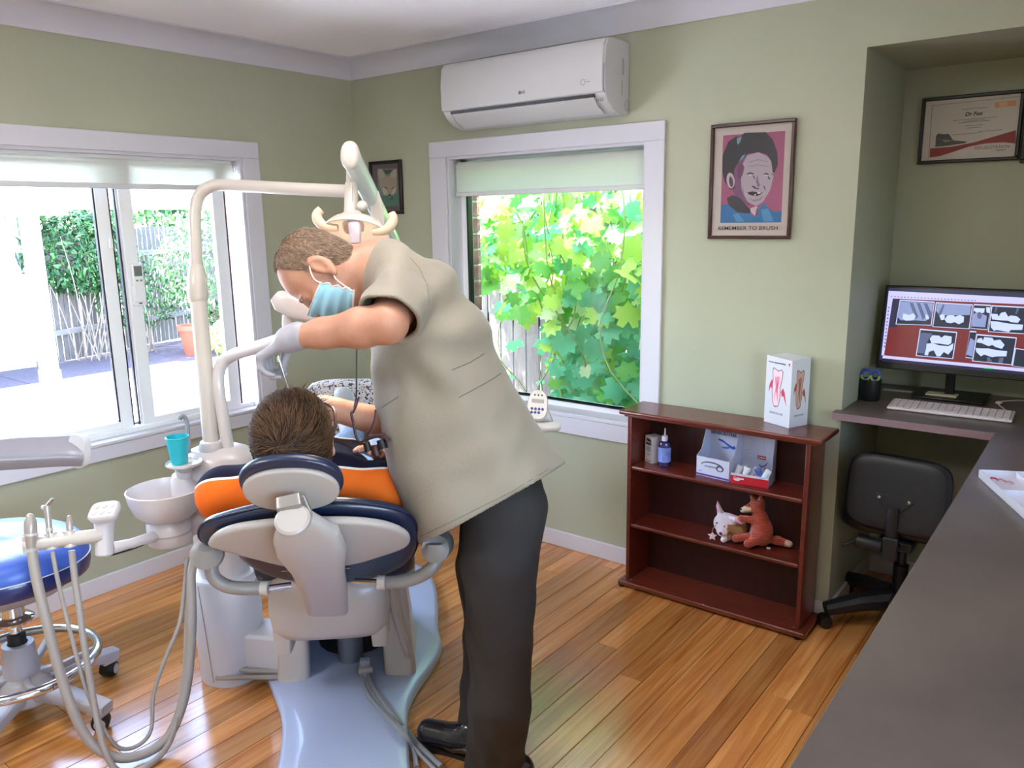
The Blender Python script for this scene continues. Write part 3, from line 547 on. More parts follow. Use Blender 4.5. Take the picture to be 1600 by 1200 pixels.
uvart('back_print', [('#c8202e', [(.50, .44), (.73, .43), (.73, .51), (.50, .52)]), ('#5a64a8', [(.54, .30), (.63, .24), (.74, .30), (.80, .40), (.72, .33), (.63, .28), (.57, .32)]), ('#c8202e', [(.68, .22), (.76, .26), (.74, .27), (.68, .24)])]+[('#cf8f96', rc(.04, v, .04+u, v+.006)) for v, u in ((.60, .25), (.53, .33), (.47, .2), (.44, .28), (.39, .24), (.36, .3))]+[('#a7a9bd', rc(.33, .62, .335, 1)), ('#a7a9bd', rc(.66, .6, .665, 1))], pb, xa, n3, s2, W_, .185)
text('lettering', 'Colgate', .0095, frame(pb+xa*W_*.615+Vector((0, 0, .088))+n3*.0012, n3, xa), mat('print_white'), s2, bold=.0002)
m_tube = mat('tube_white', '#d9dade', .3); m_tb = mat('tube_blue', '#4b5fae', .3, nz=.4, ns=60); m_tg = mat('tube_grey', '#a9adba', .3)
tl = [(.02, .03, 20, m_tube, 'white sample tube standing at the left end of the carton'), (.042, .045, -10, m_tg, 'grey sample tube behind the capped one'), (.052, .02, 15, m_tube, 'short white capped sample tube near the red band'), (.078, .04, 35, m_tg, 'tilted silver sample tube in the middle of the carton'), (.105, .035, -30, m_tb, 'blue striped sample tube lying across the carton'), (.128, .03, 30, m_tube, 'white sample tube leaning on the right cheek')]
for u, d, a, m_, lb in tl:
    c = P2+xa*u+bk*d+Vector((0, 0, .040)); t = thing('sample_tube', c, lb, 'tube', 'sample tubes in the toothpaste carton'); ax = (Vector((0, 0, 1))*math.cos(R_(a))+xa*math.sin(R_(a))-n3*.2).normalized(); M_ = frame(c, ax, xa)
    rings = [[M_ @ Vector((math.cos(j*math.pi/6)*(.010+.003*z), math.sin(j*math.pi/6)*(.010-.008*z), -.026+.052*z)) for j in range(12)] for z in (0, .3, .6, .9, 1)]
    obj('tube_body', MB().loft(rings), m_, t); obj('tube_cap', MB().lathe([(.007, -.038), (.008, -.026)], M_, 12, cap=True), m_tube, t)
# plush dog and fox
m_cord = mat('orange_corduroy', '#cb4e30', .85, sheen=.4, nz=.15, ns=30)
_n = m_cord.node_tree.nodes; _l = m_cord.node_tree.links; _w = _n.new('ShaderNodeTexWave'); _w.inputs['Scale'].default_value = 55; _w.inputs['Distortion'].default_value = 1.2; _w.bands_direction = 'Z'; _tc = _n.new('ShaderNodeTexCoord'); _l.new(_tc.outputs['Object'], _w.inputs[0]); _bm = _n.new('ShaderNodeBump'); _bm.inputs['Strength'].default_value = 1; _bm.inputs['Distance'].default_value = .004; _l.new(_w.outputs['Fac'], _bm.inputs['Height']); _l.new(_bm.outputs[0], _n['Principled BSDF'].inputs['Normal'])
m_cream = mat('cream_plush', '#d9c3ae', .9, sheen=.3, bump=.4, bs=200); m_pl = mat('white_plush', '#dcd3de', .9, sheen=.4, bump=.6, bs=200); m_tan = mat('tan_plush', '#a8845e', .9, bump=.5, bs=200); m_pink = mat('pink_plush', '#cfa3b4', .85)
S2 = .2955
fo = thing('plush_fox', (2.40, -.11, S2), 'orange corduroy plush fox sitting with its tail stretched out on the middle shelf', 'soft toy')
g = SDF((2.28, -.20, .29), (2.55, -.02, .53), .003)
g.ell((2.405, -.105, .358), (.045, .042, .062), k=.01); g.ell((2.395, -.105, .41), (.032, .032, .04), k=.012); g.ell((2.385, -.11, .462), (.030, .030, .032), k=.012)
g.cap((2.40, -.11, .485), (2.395, -.112, .508), .012, .006, .006); g.cap((2.372, -.118, .485), (2.362, -.12, .505), .012, .006, .006)
g.cap((2.375, -.12, .46), (2.338, -.142, .445), .022, .011, .008)
g.cap((2.38, -.125, .405), (2.335, -.15, .412), .015, .013, .008); g.cap((2.40, -.13, .335), (2.375, -.165, .318), .022, .018, .01); g.cap((2.375, -.11, .33), (2.318, -.15, .322), .018, .016, .01)
g.chain([(2.43, -.09, .325), (2.46, -.075, .322), (2.505, -.07, .316)], [.015, .018, .014], .008)
def fox_m(c): return ((c[:, 0] > 2.493) & (c[:, 2] < .35) | ((c[:, 0] < 2.372) & (c[:, 2] < .462) & (c[:, 2] > .43))).astype(int)
sdfobj('fox_body', g, [m_cord, m_cream], fo, fox_m)
obj('tag', MB().box(2.435, 2.45, -.125, -.123, .298, .306, M=None), m_card, fo)
obj('eye', MB().ell((2.362, -.139, .470), (.003, .003, .003)), m_black, fo); obj('nose', MB().ell((2.334, -.149, .449), (.005, .005, .004)), m_black, fo)
dg_ = thing('plush_dog', (2.27, -.11, S2), 'white and tan plush puppy with pink ears lying beside the orange fox', 'soft toy')
g = SDF((2.19, -.20, .29), (2.35, -.03, .48), .003)
g.ell((2.262, -.118, .362), (.052, .045, .045), k=.01); g.ell((2.30, -.10, .345), (.045, .04, .042), k=.015); g.ell((2.262, -.150, .338), (.026, .024, .020), k=.012); g.cap((2.285, -.14, .318), (2.27, -.16, .308), .014, .012, .006)
g.cap((2.24, -.12, .395), (2.225, -.118, .428), .016, .008, .006); g.cap((2.225, -.118, .428), (2.222, -.12, .448), .008, .003, .005)
g.cap((2.285, -.125, .395), (2.318, -.14, .398), .016, .014, .006); g.cap((2.318, -.14, .398), (2.340, -.15, .392), .014, .004, .005)
sdfobj('dog_body', g, [m_pl, m_tan, m_pink], dg_, lambda c: np.where((c[:, 0] > 2.283) & (c[:, 2] < .375) & (c[:, 1] > -.16), 1, np.where(((c[:, 2] > .408) | (c[:, 0] > 2.310)) & (c[:, 1] < -.122), 2, 0)))
for p in ((2.238, -.158, .372), (2.272, -.160, .366)): obj('eye', MB().ell(p, (.0035, .0035, .0035)), m_black, dg_)
obj('nose', MB().ell((2.262, -.174, .338), (.007, .005, .006)), mat('purple_nose', '#5a3566', .5), dg_)
star = [(.020*(1 if i % 2 == 0 else .48)*math.sin(i*math.pi/5), .020*(1 if i % 2 == 0 else .48)*math.cos(i*math.pi/5)) for i in range(10)]
obj('star_tag', MB().prism(star, -.002, .002, frame((2.225, -.168, .316), (.3, -1, .1), (1, .3, 0))), m_pl, dg_, bev=.0008); obj('ribbon', MB().tube([(2.232, -.155, .36), (2.224, -.166, .345), (2.225, -.168, .332)], .0015, 5), m_pink, dg_)
# --- desk and counter, one continuous worktop
m_top = mat('stone_laminate', '#4f4743', .3, ns=3.2, col2='#665b53', bump=.02, bs=8); m_edge = mat('worktop_edge', '#7a6468', .4, nz=.1, ns=12)
m_cab = mat('white_cabinet', '#d8d6d4', .45)
wt = thing('worktop', (3.4, -1, 0), 'dark brown stone patterned worktop running from the niche desk to the foreground', 'worktop')
poly = [(2.652, .597), (2.652, -.0), (2.632, -.004), (2.632, -.048), (2.66, -.055), (3.157, -.055), (3.172, -2.62), (3.95, -2.62), (3.95, -.055), (5.15, -.055), (5.15, .597)]
obj('top', MB().prism(poly, .842, .870), m_top, wt, bev=.002)
obj('front_edge', MB().prism([(2.630, -.0), (2.630, -.05), (2.66, -.0575), (3.157, -.0575), (3.157, -.0545), (2.66, -.0545), (2.633, -.048), (2.633, 0)], .843, .869), m_edge, wt)
bx('end_panel', (3.20, 3.93, -2.58, -2.56, 0, .842), m_cab, wt); 
cb = thing('base_cabinet', (3.55, -1.6, 0), 'white base cabinet under the foreground counter', 'cabinet')
bx('body', (3.22, 3.93, -2.558, -.06, .08, .841), m_cab, cb); bx('plinth', (3.26, 3.9, -2.55, -.08, 0, .08), m_black, cb)  # unseen body lengthened up to the desk to block light below it
for i in range(5):
    y0 = -2.55+i*.492; d = bx('door', (3.202, 3.22, y0+.003, y0+.489, .09, .835), m_cab, cb, bev=.003); obj('handle', MB().tube([(3.202, y0+.46, .62), (3.18, y0+.46, .62), (3.18, y0+.46, .74), (3.202, y0+.46, .74)], .005, 8), m_alu, d)
# monitor
mo = thing('computer_monitor', (2.94, .43, .87), 'widescreen monitor showing dental x-ray images on the niche desk', 'monitor')
tl_ = .20; MZ = 1.0
def mp(x, z, dy=0): return Vector((x, .33+(z-MZ)*tl_+dy, z))
nm_ = Vector((0, -1, tl_)).normalized(); m_mon = mat('monitor_black', '#0b0b0e', .3); 
def slab_(x0, x1, z0, z1, d0, d1):
    v = [mp(x, z, d) for d in (d0, d1) for z in (z0, z1) for x in (x0, x1)]; return MB().add(v, [(0, 1, 3, 2), (4, 6, 7, 5), (0, 4, 5, 1), (2, 3, 7, 6), (0, 2, 6, 4), (1, 5, 7, 3)])
obj('bezel', slab_(2.683, 3.205, .985, 1.313, 0, .028), m_mon, mo, bev=.004)
obj('screen', slab_(2.694, 3.195, 1.018, 1.303, -.001, .001), fm('#20253f', .3, .5), mo)
f = lambda x, y: (1380+x/7.2727, 440+y/7.2727)
E_ = '#b9b8ee'; K = '#1d2536'; Wt = '#b8c6f2'; G1 = '#7f8db8'; G2 = '#4f5a7c'
L = [('#6a2628', [(64, 110), (2030, 190), (2030, 1010), (0, 880)]), ('#2b2a44', [(64, 200), (200, 200), (160, 520), (60, 520)]), (E_, [(64, 105), (2030, 190), (2030, 265), (60, 190)]), (E_, [(64, 105), (110, 190), (10, 835), (-20, 840)]), (E_, [(0, 838), (2030, 1000), (2030, 1040), (-10, 870)]), ('#1b1c3c', [(-10, 872), (2030, 1042), (2030, 1075), (-14, 905)])]
for q in ([(190, 205), (585, 228), (548, 500), (140, 485)], [(600, 235), (1020, 260), (980, 540), (558, 515)], [(1032, 255), (1225, 265), (1185, 550), (992, 535)], [(1232, 268), (1660, 290), (1640, 600), (1190, 572)], [(418, 535), (842, 572), (795, 880), (370, 845)], [(985, 560), (1060, 565), (1010, 875), (935, 865)], [(1060, 595), (1520, 635), (1465, 950), (1010, 905)], [(1500, 755), (1900, 790), (1880, 1000), (1465, 960)]):
    L.append((Wt, q)); cx = sum(a for a, b in q)/4; cy = sum(b for a, b in q)/4; L.append((K, [(cx+(a-cx)*.955, cy+(b-cy)*.93+3) for a, b in q]))
L += [(G1, [(195, 225), (570, 245), (545, 400), (480, 450), (380, 440), (200, 440), (160, 400)]), (G2, [(300, 240), (340, 245), (400, 400), (370, 430)]), (G2, [(380, 240), (420, 245), (480, 400), (450, 440)]), (G2, [(460, 245), (500, 250), (560, 380), (530, 430)]), (Wt, [(230, 360), (290, 380), (350, 360), (370, 400), (340, 440), (260, 445), (220, 420)]), (Wt, [(480, 370), (515, 390), (520, 430), (490, 430)]),
 (G1, [(620, 245), (1000, 270), (985, 380), (800, 385), (640, 380), (600, 330)]), (G2, [(680, 260), (700, 260), (660, 380), (620, 380)]), (Wt, [(640, 390), (660, 370), (700, 380), (700, 430), (660, 440)]), (Wt, [(700, 430), (730, 385), (790, 380), (820, 400), (870, 380), (920, 400), (915, 460), (860, 485), (810, 460), (770, 475), (720, 465)]),
 (Wt, [(1035, 300), (1155, 305), (1150, 350), (1120, 360), (1060, 350), (1030, 330)]), (G1, [(1010, 380), (1060, 350), (1120, 365), (1180, 390), (1160, 520), (1010, 510)]), (G2, ellp(1095, 385, 28, 40, 14)), (Wt, [(1170, 290), (1220, 295), (1215, 360), (1175, 350)]),
 (Wt, [(1225, 365), (1300, 370), (1310, 400), (1340, 355), (1390, 345), (1420, 400), (1450, 385), (1520, 395), (1560, 430), (1530, 470), (1450, 460), (1420, 445), (1330, 440), (1240, 430)]), (Wt, [(1220, 450), (1300, 455), (1440, 480), (1590, 490), (1580, 550), (1450, 550), (1430, 575), (1290, 550), (1260, 560), (1225, 520)]), (G2, [(1280, 290), (1300, 290), (1280, 350), (1265, 350)]), (G2, [(1520, 300), (1550, 300), (1520, 370), (1500, 370)]),
 (G2, [(420, 580), (560, 590), (500, 690), (480, 820), (390, 810)]), (Wt, [(560, 610), (640, 615), (660, 640), (700, 612), (780, 625), (775, 700), (740, 720), (640, 705), (550, 700), (530, 650)]), (Wt, [(495, 705), (560, 700), (640, 725), (740, 735), (800, 700), (790, 770), (740, 830), (690, 800), (650, 850), (610, 850), (575, 780), (520, 800), (510, 840), (470, 835), (490, 760)]),
 (G1, [(990, 640), (1040, 670), (1010, 850), (945, 830)]),
 (Wt, [(1075, 650), (1120, 640), (1135, 670), (1150, 630), (1240, 640), (1260, 670), (1330, 660), (1380, 720), (1350, 765), (1280, 745), (1240, 720), (1200, 735), (1120, 700), (1060, 690)]), (Wt, [(1050, 755), (1120, 760), (1200, 760), (1290, 780), (1410, 790), (1400, 850), (1290, 850), (1240, 860), (1150, 830), (1110, 850), (1060, 800)]), (G2, [(1180, 860), (1215, 860), (1240, 920), (1180, 915)]), (G2, [(1320, 865), (1370, 865), (1360, 930), (1310, 925)]), ('#3fbf6a', [(1140, 975), (1250, 984), (1250, 996), (1140, 988)]), (K, [(1500, 850), (1580, 860), (1580, 868), (1500, 862)])]
for i in range(26): L.append(('#3a3a6e', [(90+i*38, 165+i*1.9), (104+i*38, 166+i*1.9), (104+i*38, 176+i*1.9), (90+i*38, 175+i*1.9)]))
for i in range(12): L.append(('#3a3a6e', [(60-i*4.2, 290+i*40), (74-i*4.2, 290+i*40), (72-i*4.2, 305+i*40), (58-i*4.2, 305+i*40)]))
p_s = mp(2.9, 1.15, -.0012); xs_ = []
def clampx(L):
    out = []
    for c, pl in L: out.append((c, [(min(x, 1745), y) for x, y in pl]))
    return out
art('screen_image', clampx(L), p_s, nm_, mo, f, es=.42)
obj('stand_neck', MB().loft([[(2.925, .425, .882), (2.958, .425, .882), (2.958, .445, .882), (2.925, .445, .882)], [(2.925, .40, 1.09), (2.958, .40, 1.09), (2.958, .415, 1.09), (2.925, .415, 1.09)]]), m_mon, mo, bev=.003)
bx('stand_base', (2.815, 3.075, .36, .56, .8705, .882), m_mon, mo, bev=.005)
# keyboard
kb = thing('keyboard', (2.99, .17, .87), 'slim white wired keyboard in front of the monitor', 'keyboard')
M_ = Matrix.Translation((2.985, .175, .8705)) @ Matrix.Rotation(R_(2.0), 4, 'Z') @ Matrix.Rotation(R_(3), 4, 'X')
m_kb = mat('keyboard_white', '#d2c8c8', .4); obj('body', MB().box(-.203, .203, -.068, .068, .004, .015, M_), m_kb, kb, bev=.005, bseg=3)
proto = None
for r in range(6):
    n_ = 17; xw = .0228
    for c_ in range(n_):
        if r == 0 and 4 <= c_ <= 9 and c_ != 4: continue
        wd = xw*.86 if not (r == 0 and c_ == 4) else xw*6-.003
        k_ = obj('key', MB().box(0, wd, 0, .0165, .015, .0175, M_ @ Matrix.Translation((-.194+c_*xw+.0015, -.058+r*.0195, 0))), m_kb, kb, ang=0) 
obj('key_gap', MB().box(-.196, .196, -.060, .060, .0145, .0153, M_), mat('key_gap_grey', '#9d9496', .5), kb, ang=0)
pts = smoothpath([(3.17, .25, .876), (3.14, .33, .875), (3.115, .40, .876), (3.12, .45, .876), (3.16, .50, .876), (3.22, .53, .875), (3.35, .55, .874)], 6)
obj('cable', MB().tube(pts, .0026, 8), m_kb, kb); obj('cable_plug', MB().ell((3.115, .415, .878), (.012, .02, .0065)), m_kb, kb)
# pen cup
pc = thing('pen_holder', (2.69, .24, .87), 'black round pen holder at the left end of the niche desk', 'pen holder')
Mt = Matrix.Translation((2.69, .235, .8705)); obj('cup', MB().lathe([(0, 0), (.036, 0), (.038, .004), (.040, .085), (.037, .085), (.035, .006), (0, .006)], Mt, 28), mat('holder_black', '#0d0e12', .45), pc)
m_sb = mat('scissor_blue', '#2747a8', .3); m_sg = mat('scissor_green', '#8fae4a', .35); m_steel = mat('steel', '#b9bcc2', .25, metal=1)
sc_t = thing('scissors', (2.69, .23, .885), 'scissors with blue and green handles standing in the black pen holder', 'scissors')
obj('blade', MB().loft([[(2.684, .23, .885), (2.696, .23, .885), (2.696, .232, .885), (2.684, .232, .885)], [(2.684, .226, .955), (2.70, .226, .955), (2.70, .229, .955), (2.684, .229, .955)]]), m_steel, sc_t)
for cx, a in ((2.674, 15), (2.709, -15)):
    ring = [(cx+.016*math.cos(t)*1.0, .222+.003*math.sin(t), .972+.02*math.sin(t)) for t in [i*math.pi/9 for i in range(19)]]
    obj('handle', MB().tube(ring, .0055, 8), m_sb, sc_t); obj('grip', MB().tube([(x*1+(.0), y-.002, z-.001) for x, y, z in ring[9:19]], .0048, 8), m_sg, sc_t)
m_note = mat('paper_white', '#b7bab4', .6)
t = thing('paper_slip', (2.74, .47, .871), 'narrow grey paper slip lying left of the monitor stand', 'paper'); bx('sheet', (2.69, 2.80, .455, .485, .8705, .8725), m_note, t, bev=0)
t = thing('note_pad', (2.92, .41, .882), 'small cream notepad lying on the monitor stand base', 'notepad'); bx('pad', (2.862, 2.972, .392, .450, .8825, .888), mat('pad_cream', '#c9c2a8', .6), t, bev=.001); bx('pad_print', (2.89, 2.94, .42, .426, .8881, .8884), ink, t, bev=0)
# white compartment tray
ty = thing('compartment_tray', (3.35, -.6, .87), 'white divided tray of small dental bits at the right picture edge', 'tray')
m_tr = mat('tray_white', '#d7d8e6', .35); o = Vector((3.185, -.604, .8705)); d1 = Vector((.105, -.225, 0)).normalized(); d2 = Vector((.225, .105, 0)).normalized()
Mt = Matrix(((d2.x, -d1.x, 0, o.x), (d2.y, -d1.y, 0, o.y), (0, 0, 1, o.z), (0, 0, 0, 1)))   # local x to the right-back, local -y to the front
Lx, Ly, hh = .20, .33, .023
for nm, b in (('floor_panel', (0, Lx, -Ly, 0, 0, .002)), ('tray_wall', (0, .003, -Ly, 0, 0, hh)), ('tray_wall', (Lx-.003, Lx, -Ly, 0, 0, hh)), ('tray_wall', (0, Lx, -.003, 0, 0, hh)), ('tray_wall', (0, Lx, -Ly, -Ly+.003, 0, hh)), ('divider', (.092, .095, -Ly, 0, 0, hh-.002)), ('divider', (.003, .197, -.16, -.158, 0, hh-.004))):
    bx(nm, b, m_tr, ty, bev=.0005, M=Mt)
m_r = mat('red_wax', '#b8324a', .5); m_pk = mat('pink_wax', '#c98a94', .5)
for i, (x_, y_, m_, lb) in enumerate(((.03, -.03, m_r, 'red wax piece at the far corner of the white tray'), (.045, -.04, m_pk, 'pink curled wax piece beside the red one in the tray'), (.06, -.055, m_pk, 'pale pink wax piece in the middle of the tray compartment'), (.125, -.03, m_r, 'red wax piece in the right hand tray compartment'), (.15, -.05, m_pk, 'pink wax piece in the right hand tray compartment'))):
    c = Mt @ Vector((x_, y_, .003)); pth = [c+Vector((.008*math.cos(t), .008*math.sin(t), .001*t+.002)) for t in [k*.5 for k in range(9)]]
    tag = obj('wax_piece', MB().tube(pth, .0022, 6), m_, None, label=lb, cat='wax piece', group='wax bits in the tray')
# --- office chair
oc = thing('office_chair', (2.88, .12, 0), 'black office chair pushed under the niche desk', 'office chair')
m_oc = mat('black_vinyl', '#0c0e16', .38, bump=.15, bs=50); m_ocp = mat('black_plastic', '#101116', .45); m_met = mat('black_steel', '#1b1d24', .3, metal=.5)
def pad(c, w_, h_, t_, M, m, nm, parent, sq=.42):
    mb = MB(); rings = []
    for zz, s_ in ((-1, .80), (-.8, .93), (-.4, .99), (0, 1), (.4, .99), (.8, .93), (1, .80)):
        rings.append([M @ Vector((math.copysign(abs(math.cos(a))**sq, math.cos(a))*w_*s_, math.copysign(abs(math.sin(a))**sq, math.sin(a))*h_*s_, zz*t_)) for a in [2*math.pi*j/40 for j in range(40)]])
    mb.loft(rings); return obj(nm, mb, m, parent)
bM = frame((2.877, -.055, .595), (-.05, -1, .16), (1, -.05, 0)); pad(None, .178, .142, .024, bM, m_oc, 'backrest', oc)
pad(None, .165, .13, .008, frame((2.877, -.083, .600), (-.05, -1, .16), (1, -.05, 0)), m_ocp, 'back_shell', oc)
obj('bracket', MB().prism([(-.062, .022), (.062, .022), (.066, .008), (.035, -.028), (.015, -.04), (-.015, -.04), (-.035, -.028), (-.066, .008)], 0, .006, frame((2.877, -.092, .578), (-.05, -1, .16), (1, -.05, 0))), m_ocp, oc, bev=.002)
for s_ in (-1, 1): obj('bolt', MB().lathe([(.0, .004), (.006, .003), (.006, 0)], frame((2.877+s_*.05, -.100+s_*-.002, .588), (-.05, -1, .16)), 10), m_steel, oc)
obj('back_bar', MB().tube(smoothpath([(2.877, -.105, .56), (2.877, -.108, .50), (2.878, -.10, .44), (2.88, -.07, .40), (2.88, .02, .385)], 5), .016, 12, flat=1.4), m_ocp, oc)
pad(None, .22, .20, .035, Matrix.Translation((2.88, .16, .445)), m_oc, 'seat', oc); bx('mechanism', (2.82, 2.94, -.04, .22, .37, .412), m_ocp, oc, bev=.01)
obj('tilt_knob', MB().lathe([(.024, 0), (.026, .005), (.026, .085), (.022, .09)], frame((2.85, -.10, .40), (-1, 0, .08)), 16, cap=True), m_ocp, oc); obj('lever', MB().tube([(2.79, -.09, .405), (2.75, -.10, .40), (2.715, -.11, .375)], [.008, .007, .005], 8), m_ocp, oc)
bx('back_stem', (2.855, 2.905, -.125, -.095, .36, .45), m_ocp, oc, bev=.006)
obj('gas_column', MB().lathe([(.028, .09), (.028, .26), (.017, .262), (.017, .37)], Matrix.Translation((2.88, .12, 0)), 20, cap=True), m_met, oc)
for i in range(5):
    a = R_(218+72*i); d = Vector((math.cos(a), math.sin(a), 0)); c = Vector((2.88, .12, 0)); q = c+d*.285
    lg = obj('leg', MB().tube([c+d*.03+Vector((0, 0, .115)), c+d*.15+Vector((0, 0, .105)), q+Vector((0, 0, .078))], [.046, .038, .028], 10), m_ocp, oc)
    s_ = d.cross(Vector((0, 0, 1))); cw = obj('caster', MB().lathe([(.024, -.022), (.027, -.01), (.027, .01), (.024, .022)], frame(q+Vector((0, 0, .028)), s_), 16, cap=True), m_black, lg)

# remote control in its holder on the window mullion
rm = thing('remote_control', (-.05, -1.27, 1.28), 'white remote control with grey display in a holder on the window mullion', 'remote control')
bx('holder', (-.055, -.036, -1.305, -1.245, 1.245, 1.335), m_alu, rm, bev=.004); bx('remote_body', (-.050, -.030, -1.300, -1.250, 1.26, 1.432), m_alu, rm, bev=.005)
bx('lcd', (-.0305, -.0290, -1.293, -1.257, 1.375, 1.42), mat('lcd_grey', '#6f7673', .3), rm, bev=0)
for i in range(2): bx('button', (-.0305, -.0285, -1.288+i*.018, -1.278+i*.018, 1.352, 1.360), m_acg, rm, bev=0)
bx('logo_mark', (-.0365, -.0352, -1.282, -1.268, 1.252, 1.257), ink, rm, bev=0)
# ================================================================= dental chair, unit, stool
Fd = Vector((-.67, .742, 0)).normalized(); Rd = Vector((.742, .67, 0)).normalized(); U = Vector((0, 0, 1))
m_ivory = mat('ivory_plastic', '#beb6ae', .35, coat=.2); m_shell = mat('grey_shell', '#a7a09c', .4); m_white2 = mat('unit_white', '#c9c3c3', .3, coat=.3); m_greym = mat('taupe_plastic', '#8d8782', .4)
m_navy = mat('navy_vinyl', '#17233f', .33, bump=.12, bs=60, coat=.25); m_hose = mat('grey_hose', '#9b938c', .45); m_chrome = mat('chrome', '#d5d8de', .12, metal=1); m_base = mat('base_plate_reflect_blue', '#b2c0e0', .3, coat=.4)  # m_base has the blue of the window reflection put into its colour
m_lvr = mat('cool_white', '#c4c4ca', .35)
def pxring(pts, p, n): return [onplane(x, y, p, n) for x, y in pts]
def cr_(pts, k=4):      # smooth closed outline
    n = len(pts); out = []
    for i in range(n):
        a, b, c, d = [Vector(pts[(i+j-1) % n]) for j in range(4)]
        for j in range(k):
            t = j/k; out.append(.5*((2*b)+(c-a)*t+(2*a-5*b+4*c-d)*t*t+(3*b-a-3*c+d)*t**3))
    return out
def padring(name, ring, n, t0, t1, m, parent, rnd=.3, dish=0, **kw):   # cushion grown from a closed outline between offsets t0 and t1 along n
    c = sum(ring, Vector())/len(ring); n = Vector(n); mb = MB(); rings = []; K = 8
    for i in range(K+1):
        a = math.pi*i/K; s_ = 1-rnd*(1-math.sin(a)**.6)*.35; rings.append([c+(p-c)*s_+n*(t0+(t1-t0)*(1-math.cos(a))/2) for p in ring])
    for s_ in (.6, .25): rings.append([c+(p-c)*s_*(1-rnd*.35)+n*(t1+dish*(1-s_)) for p in ring])
    mb.loft(rings); return obj(name, mb, m, parent, ang=60, **kw)
def ribbon(path, ws, ts, xd, n=16, sq=.35, mb=None):   # swept rounded rectangle, width along xd
    P = [Vector(p) for p in path]; mb = mb or MB(); rings = []; xd = Vector(xd)
    for i, p in enumerate(P):
        t = (P[min(i+1, len(P)-1)]-P[max(i-1, 0)]).normalized(); x = (xd-t*xd.dot(t)).normalized(); y = t.cross(x)
        rings.append([p+x*math.copysign(abs(math.cos(a))**sq, math.cos(a))*ws[i]+y*math.copysign(abs(math.sin(a))**sq, math.sin(a))*ts[i] for a in [2*math.pi*(j+.5)/n for j in range(n)]])
    return mb.loft(rings)
dc = thing('dental_chair', (1.45, -1.45, 0), 'grey and navy reclined dental chair seen from behind on a pale blue grey base plate', 'dental chair')
# base plate
bp_ = [(1.138, -1.58), (1.284, -1.647), (1.414, -1.709), (1.528, -1.788), (1.639, -1.889), (1.74, -1.99), (1.83, -2.04), (1.95, -2.02), (2.05, -1.93), (2.07, -1.82), (2.01, -1.71), (1.932, -1.635), (1.858, -1.565), (1.745, -1.455), (1.677, -1.345), (1.62, -1.20), (1.555, -1.085), (1.45, -.99), (1.27, -.80), (1.10, -.66), (.95, -.62), (.84, -.70), (.83, -.83), (.93, -.99), (1.03, -1.16), (1.06, -1.32), (1.06, -1.47), (1.08, -1.56)]
o2 = [(p.x, p.y) for p in cr_([(x, y, 0) for x, y in bp_], 4)]; cx = sum(p[0] for p in o2)/len(o2); cy = sum(p[1] for p in o2)/len(o2)
rg = [[Vector((cx+(x-cx)*s_, cy+(y-cy)*s_, z)) for x, y in o2] for s_, z in ((.985, .0), (1, .004), (1, .022), (.985, .033), (.94, .038), (.6, .042), (.2, .044))]
obj('base_plate', MB().loft(rg), m_base, dc, ang=50)
# lift shroud, open to the rear
sc0 = Vector((1.30, -1.29, 0)); 
def ushape(s_, z, w_=.215, l_=.27, th=.05, lean=0):
    o = []; W = w_*s_; L_ = l_*s_
    for a in range(0, 181, 12): o.append((W*math.cos(R_(a)), L_*.35+L_*.65*math.sin(R_(a))))
    out = [(W*.93, -L_*.8)]+[(W, -L_*.55)]+o+[(-W, -L_*.55), (-W*.93, -L_*.8)]
    inn = [(x*(1-th/W), y*(1-th/L_) if y > 0 else y) for x, y in out][::-1]
    inn[0] = (inn[0][0]+.0, -L_*.8); inn[-1] = (inn[-1][0], -L_*.8)
    return [sc0+Rd*x+Fd*(y+lean)+U*z for x, y in out+inn]
mb = MB(); rg = [ushape(s_, z, lean=ln) for s_, z, ln in ((1.09, .036, 0), (1.03, .06, 0), (.96, .2, .01), (.90, .34, .02), (.86, .46, .03))]
for s_ in (-1, 1): obj('shroud_panel', ribbon([sc0+Rd*s_*.185-Fd*.20+U*.036, sc0+Rd*s_*.178-Fd*.19+U*.2, sc0+Rd*s_*.165-Fd*.17+U*.42], [.055, .052, .046], [.03, .03, .03], Rd, 20, .5), m_ivory, dc)
n = len(rg[0]); mb.loft(rg, cap=False); h = n//2
for r0, fl in ((0, 0), ((len(rg)-1)*n, 1)):
    for i in range(h-1): q = (r0+i, r0+i+1, r0+n-2-i, r0+n-1-i); mb.f.append(q if fl else q[::-1]); mb.mi.append(0)
obj('lift_shroud', mb, m_ivory, dc, ang=40)
obj('lift_column', MB().lathe([(.045, .042), (.045, .36)], Matrix.Translation(sc0-Fd*.10), 20, cap=True), mat('grey_metal', '#7c7f88', .35, metal=.4), dc)
obj('shroud_shade_core', MB().lathe([(.14, .042), (.14, .3)], Matrix.Translation(sc0+Fd*.06), 20, cap=True), mat('recess_shade_black', '#0b0b12', .7), dc)  # near-black core stands in for the shade inside the open shroud
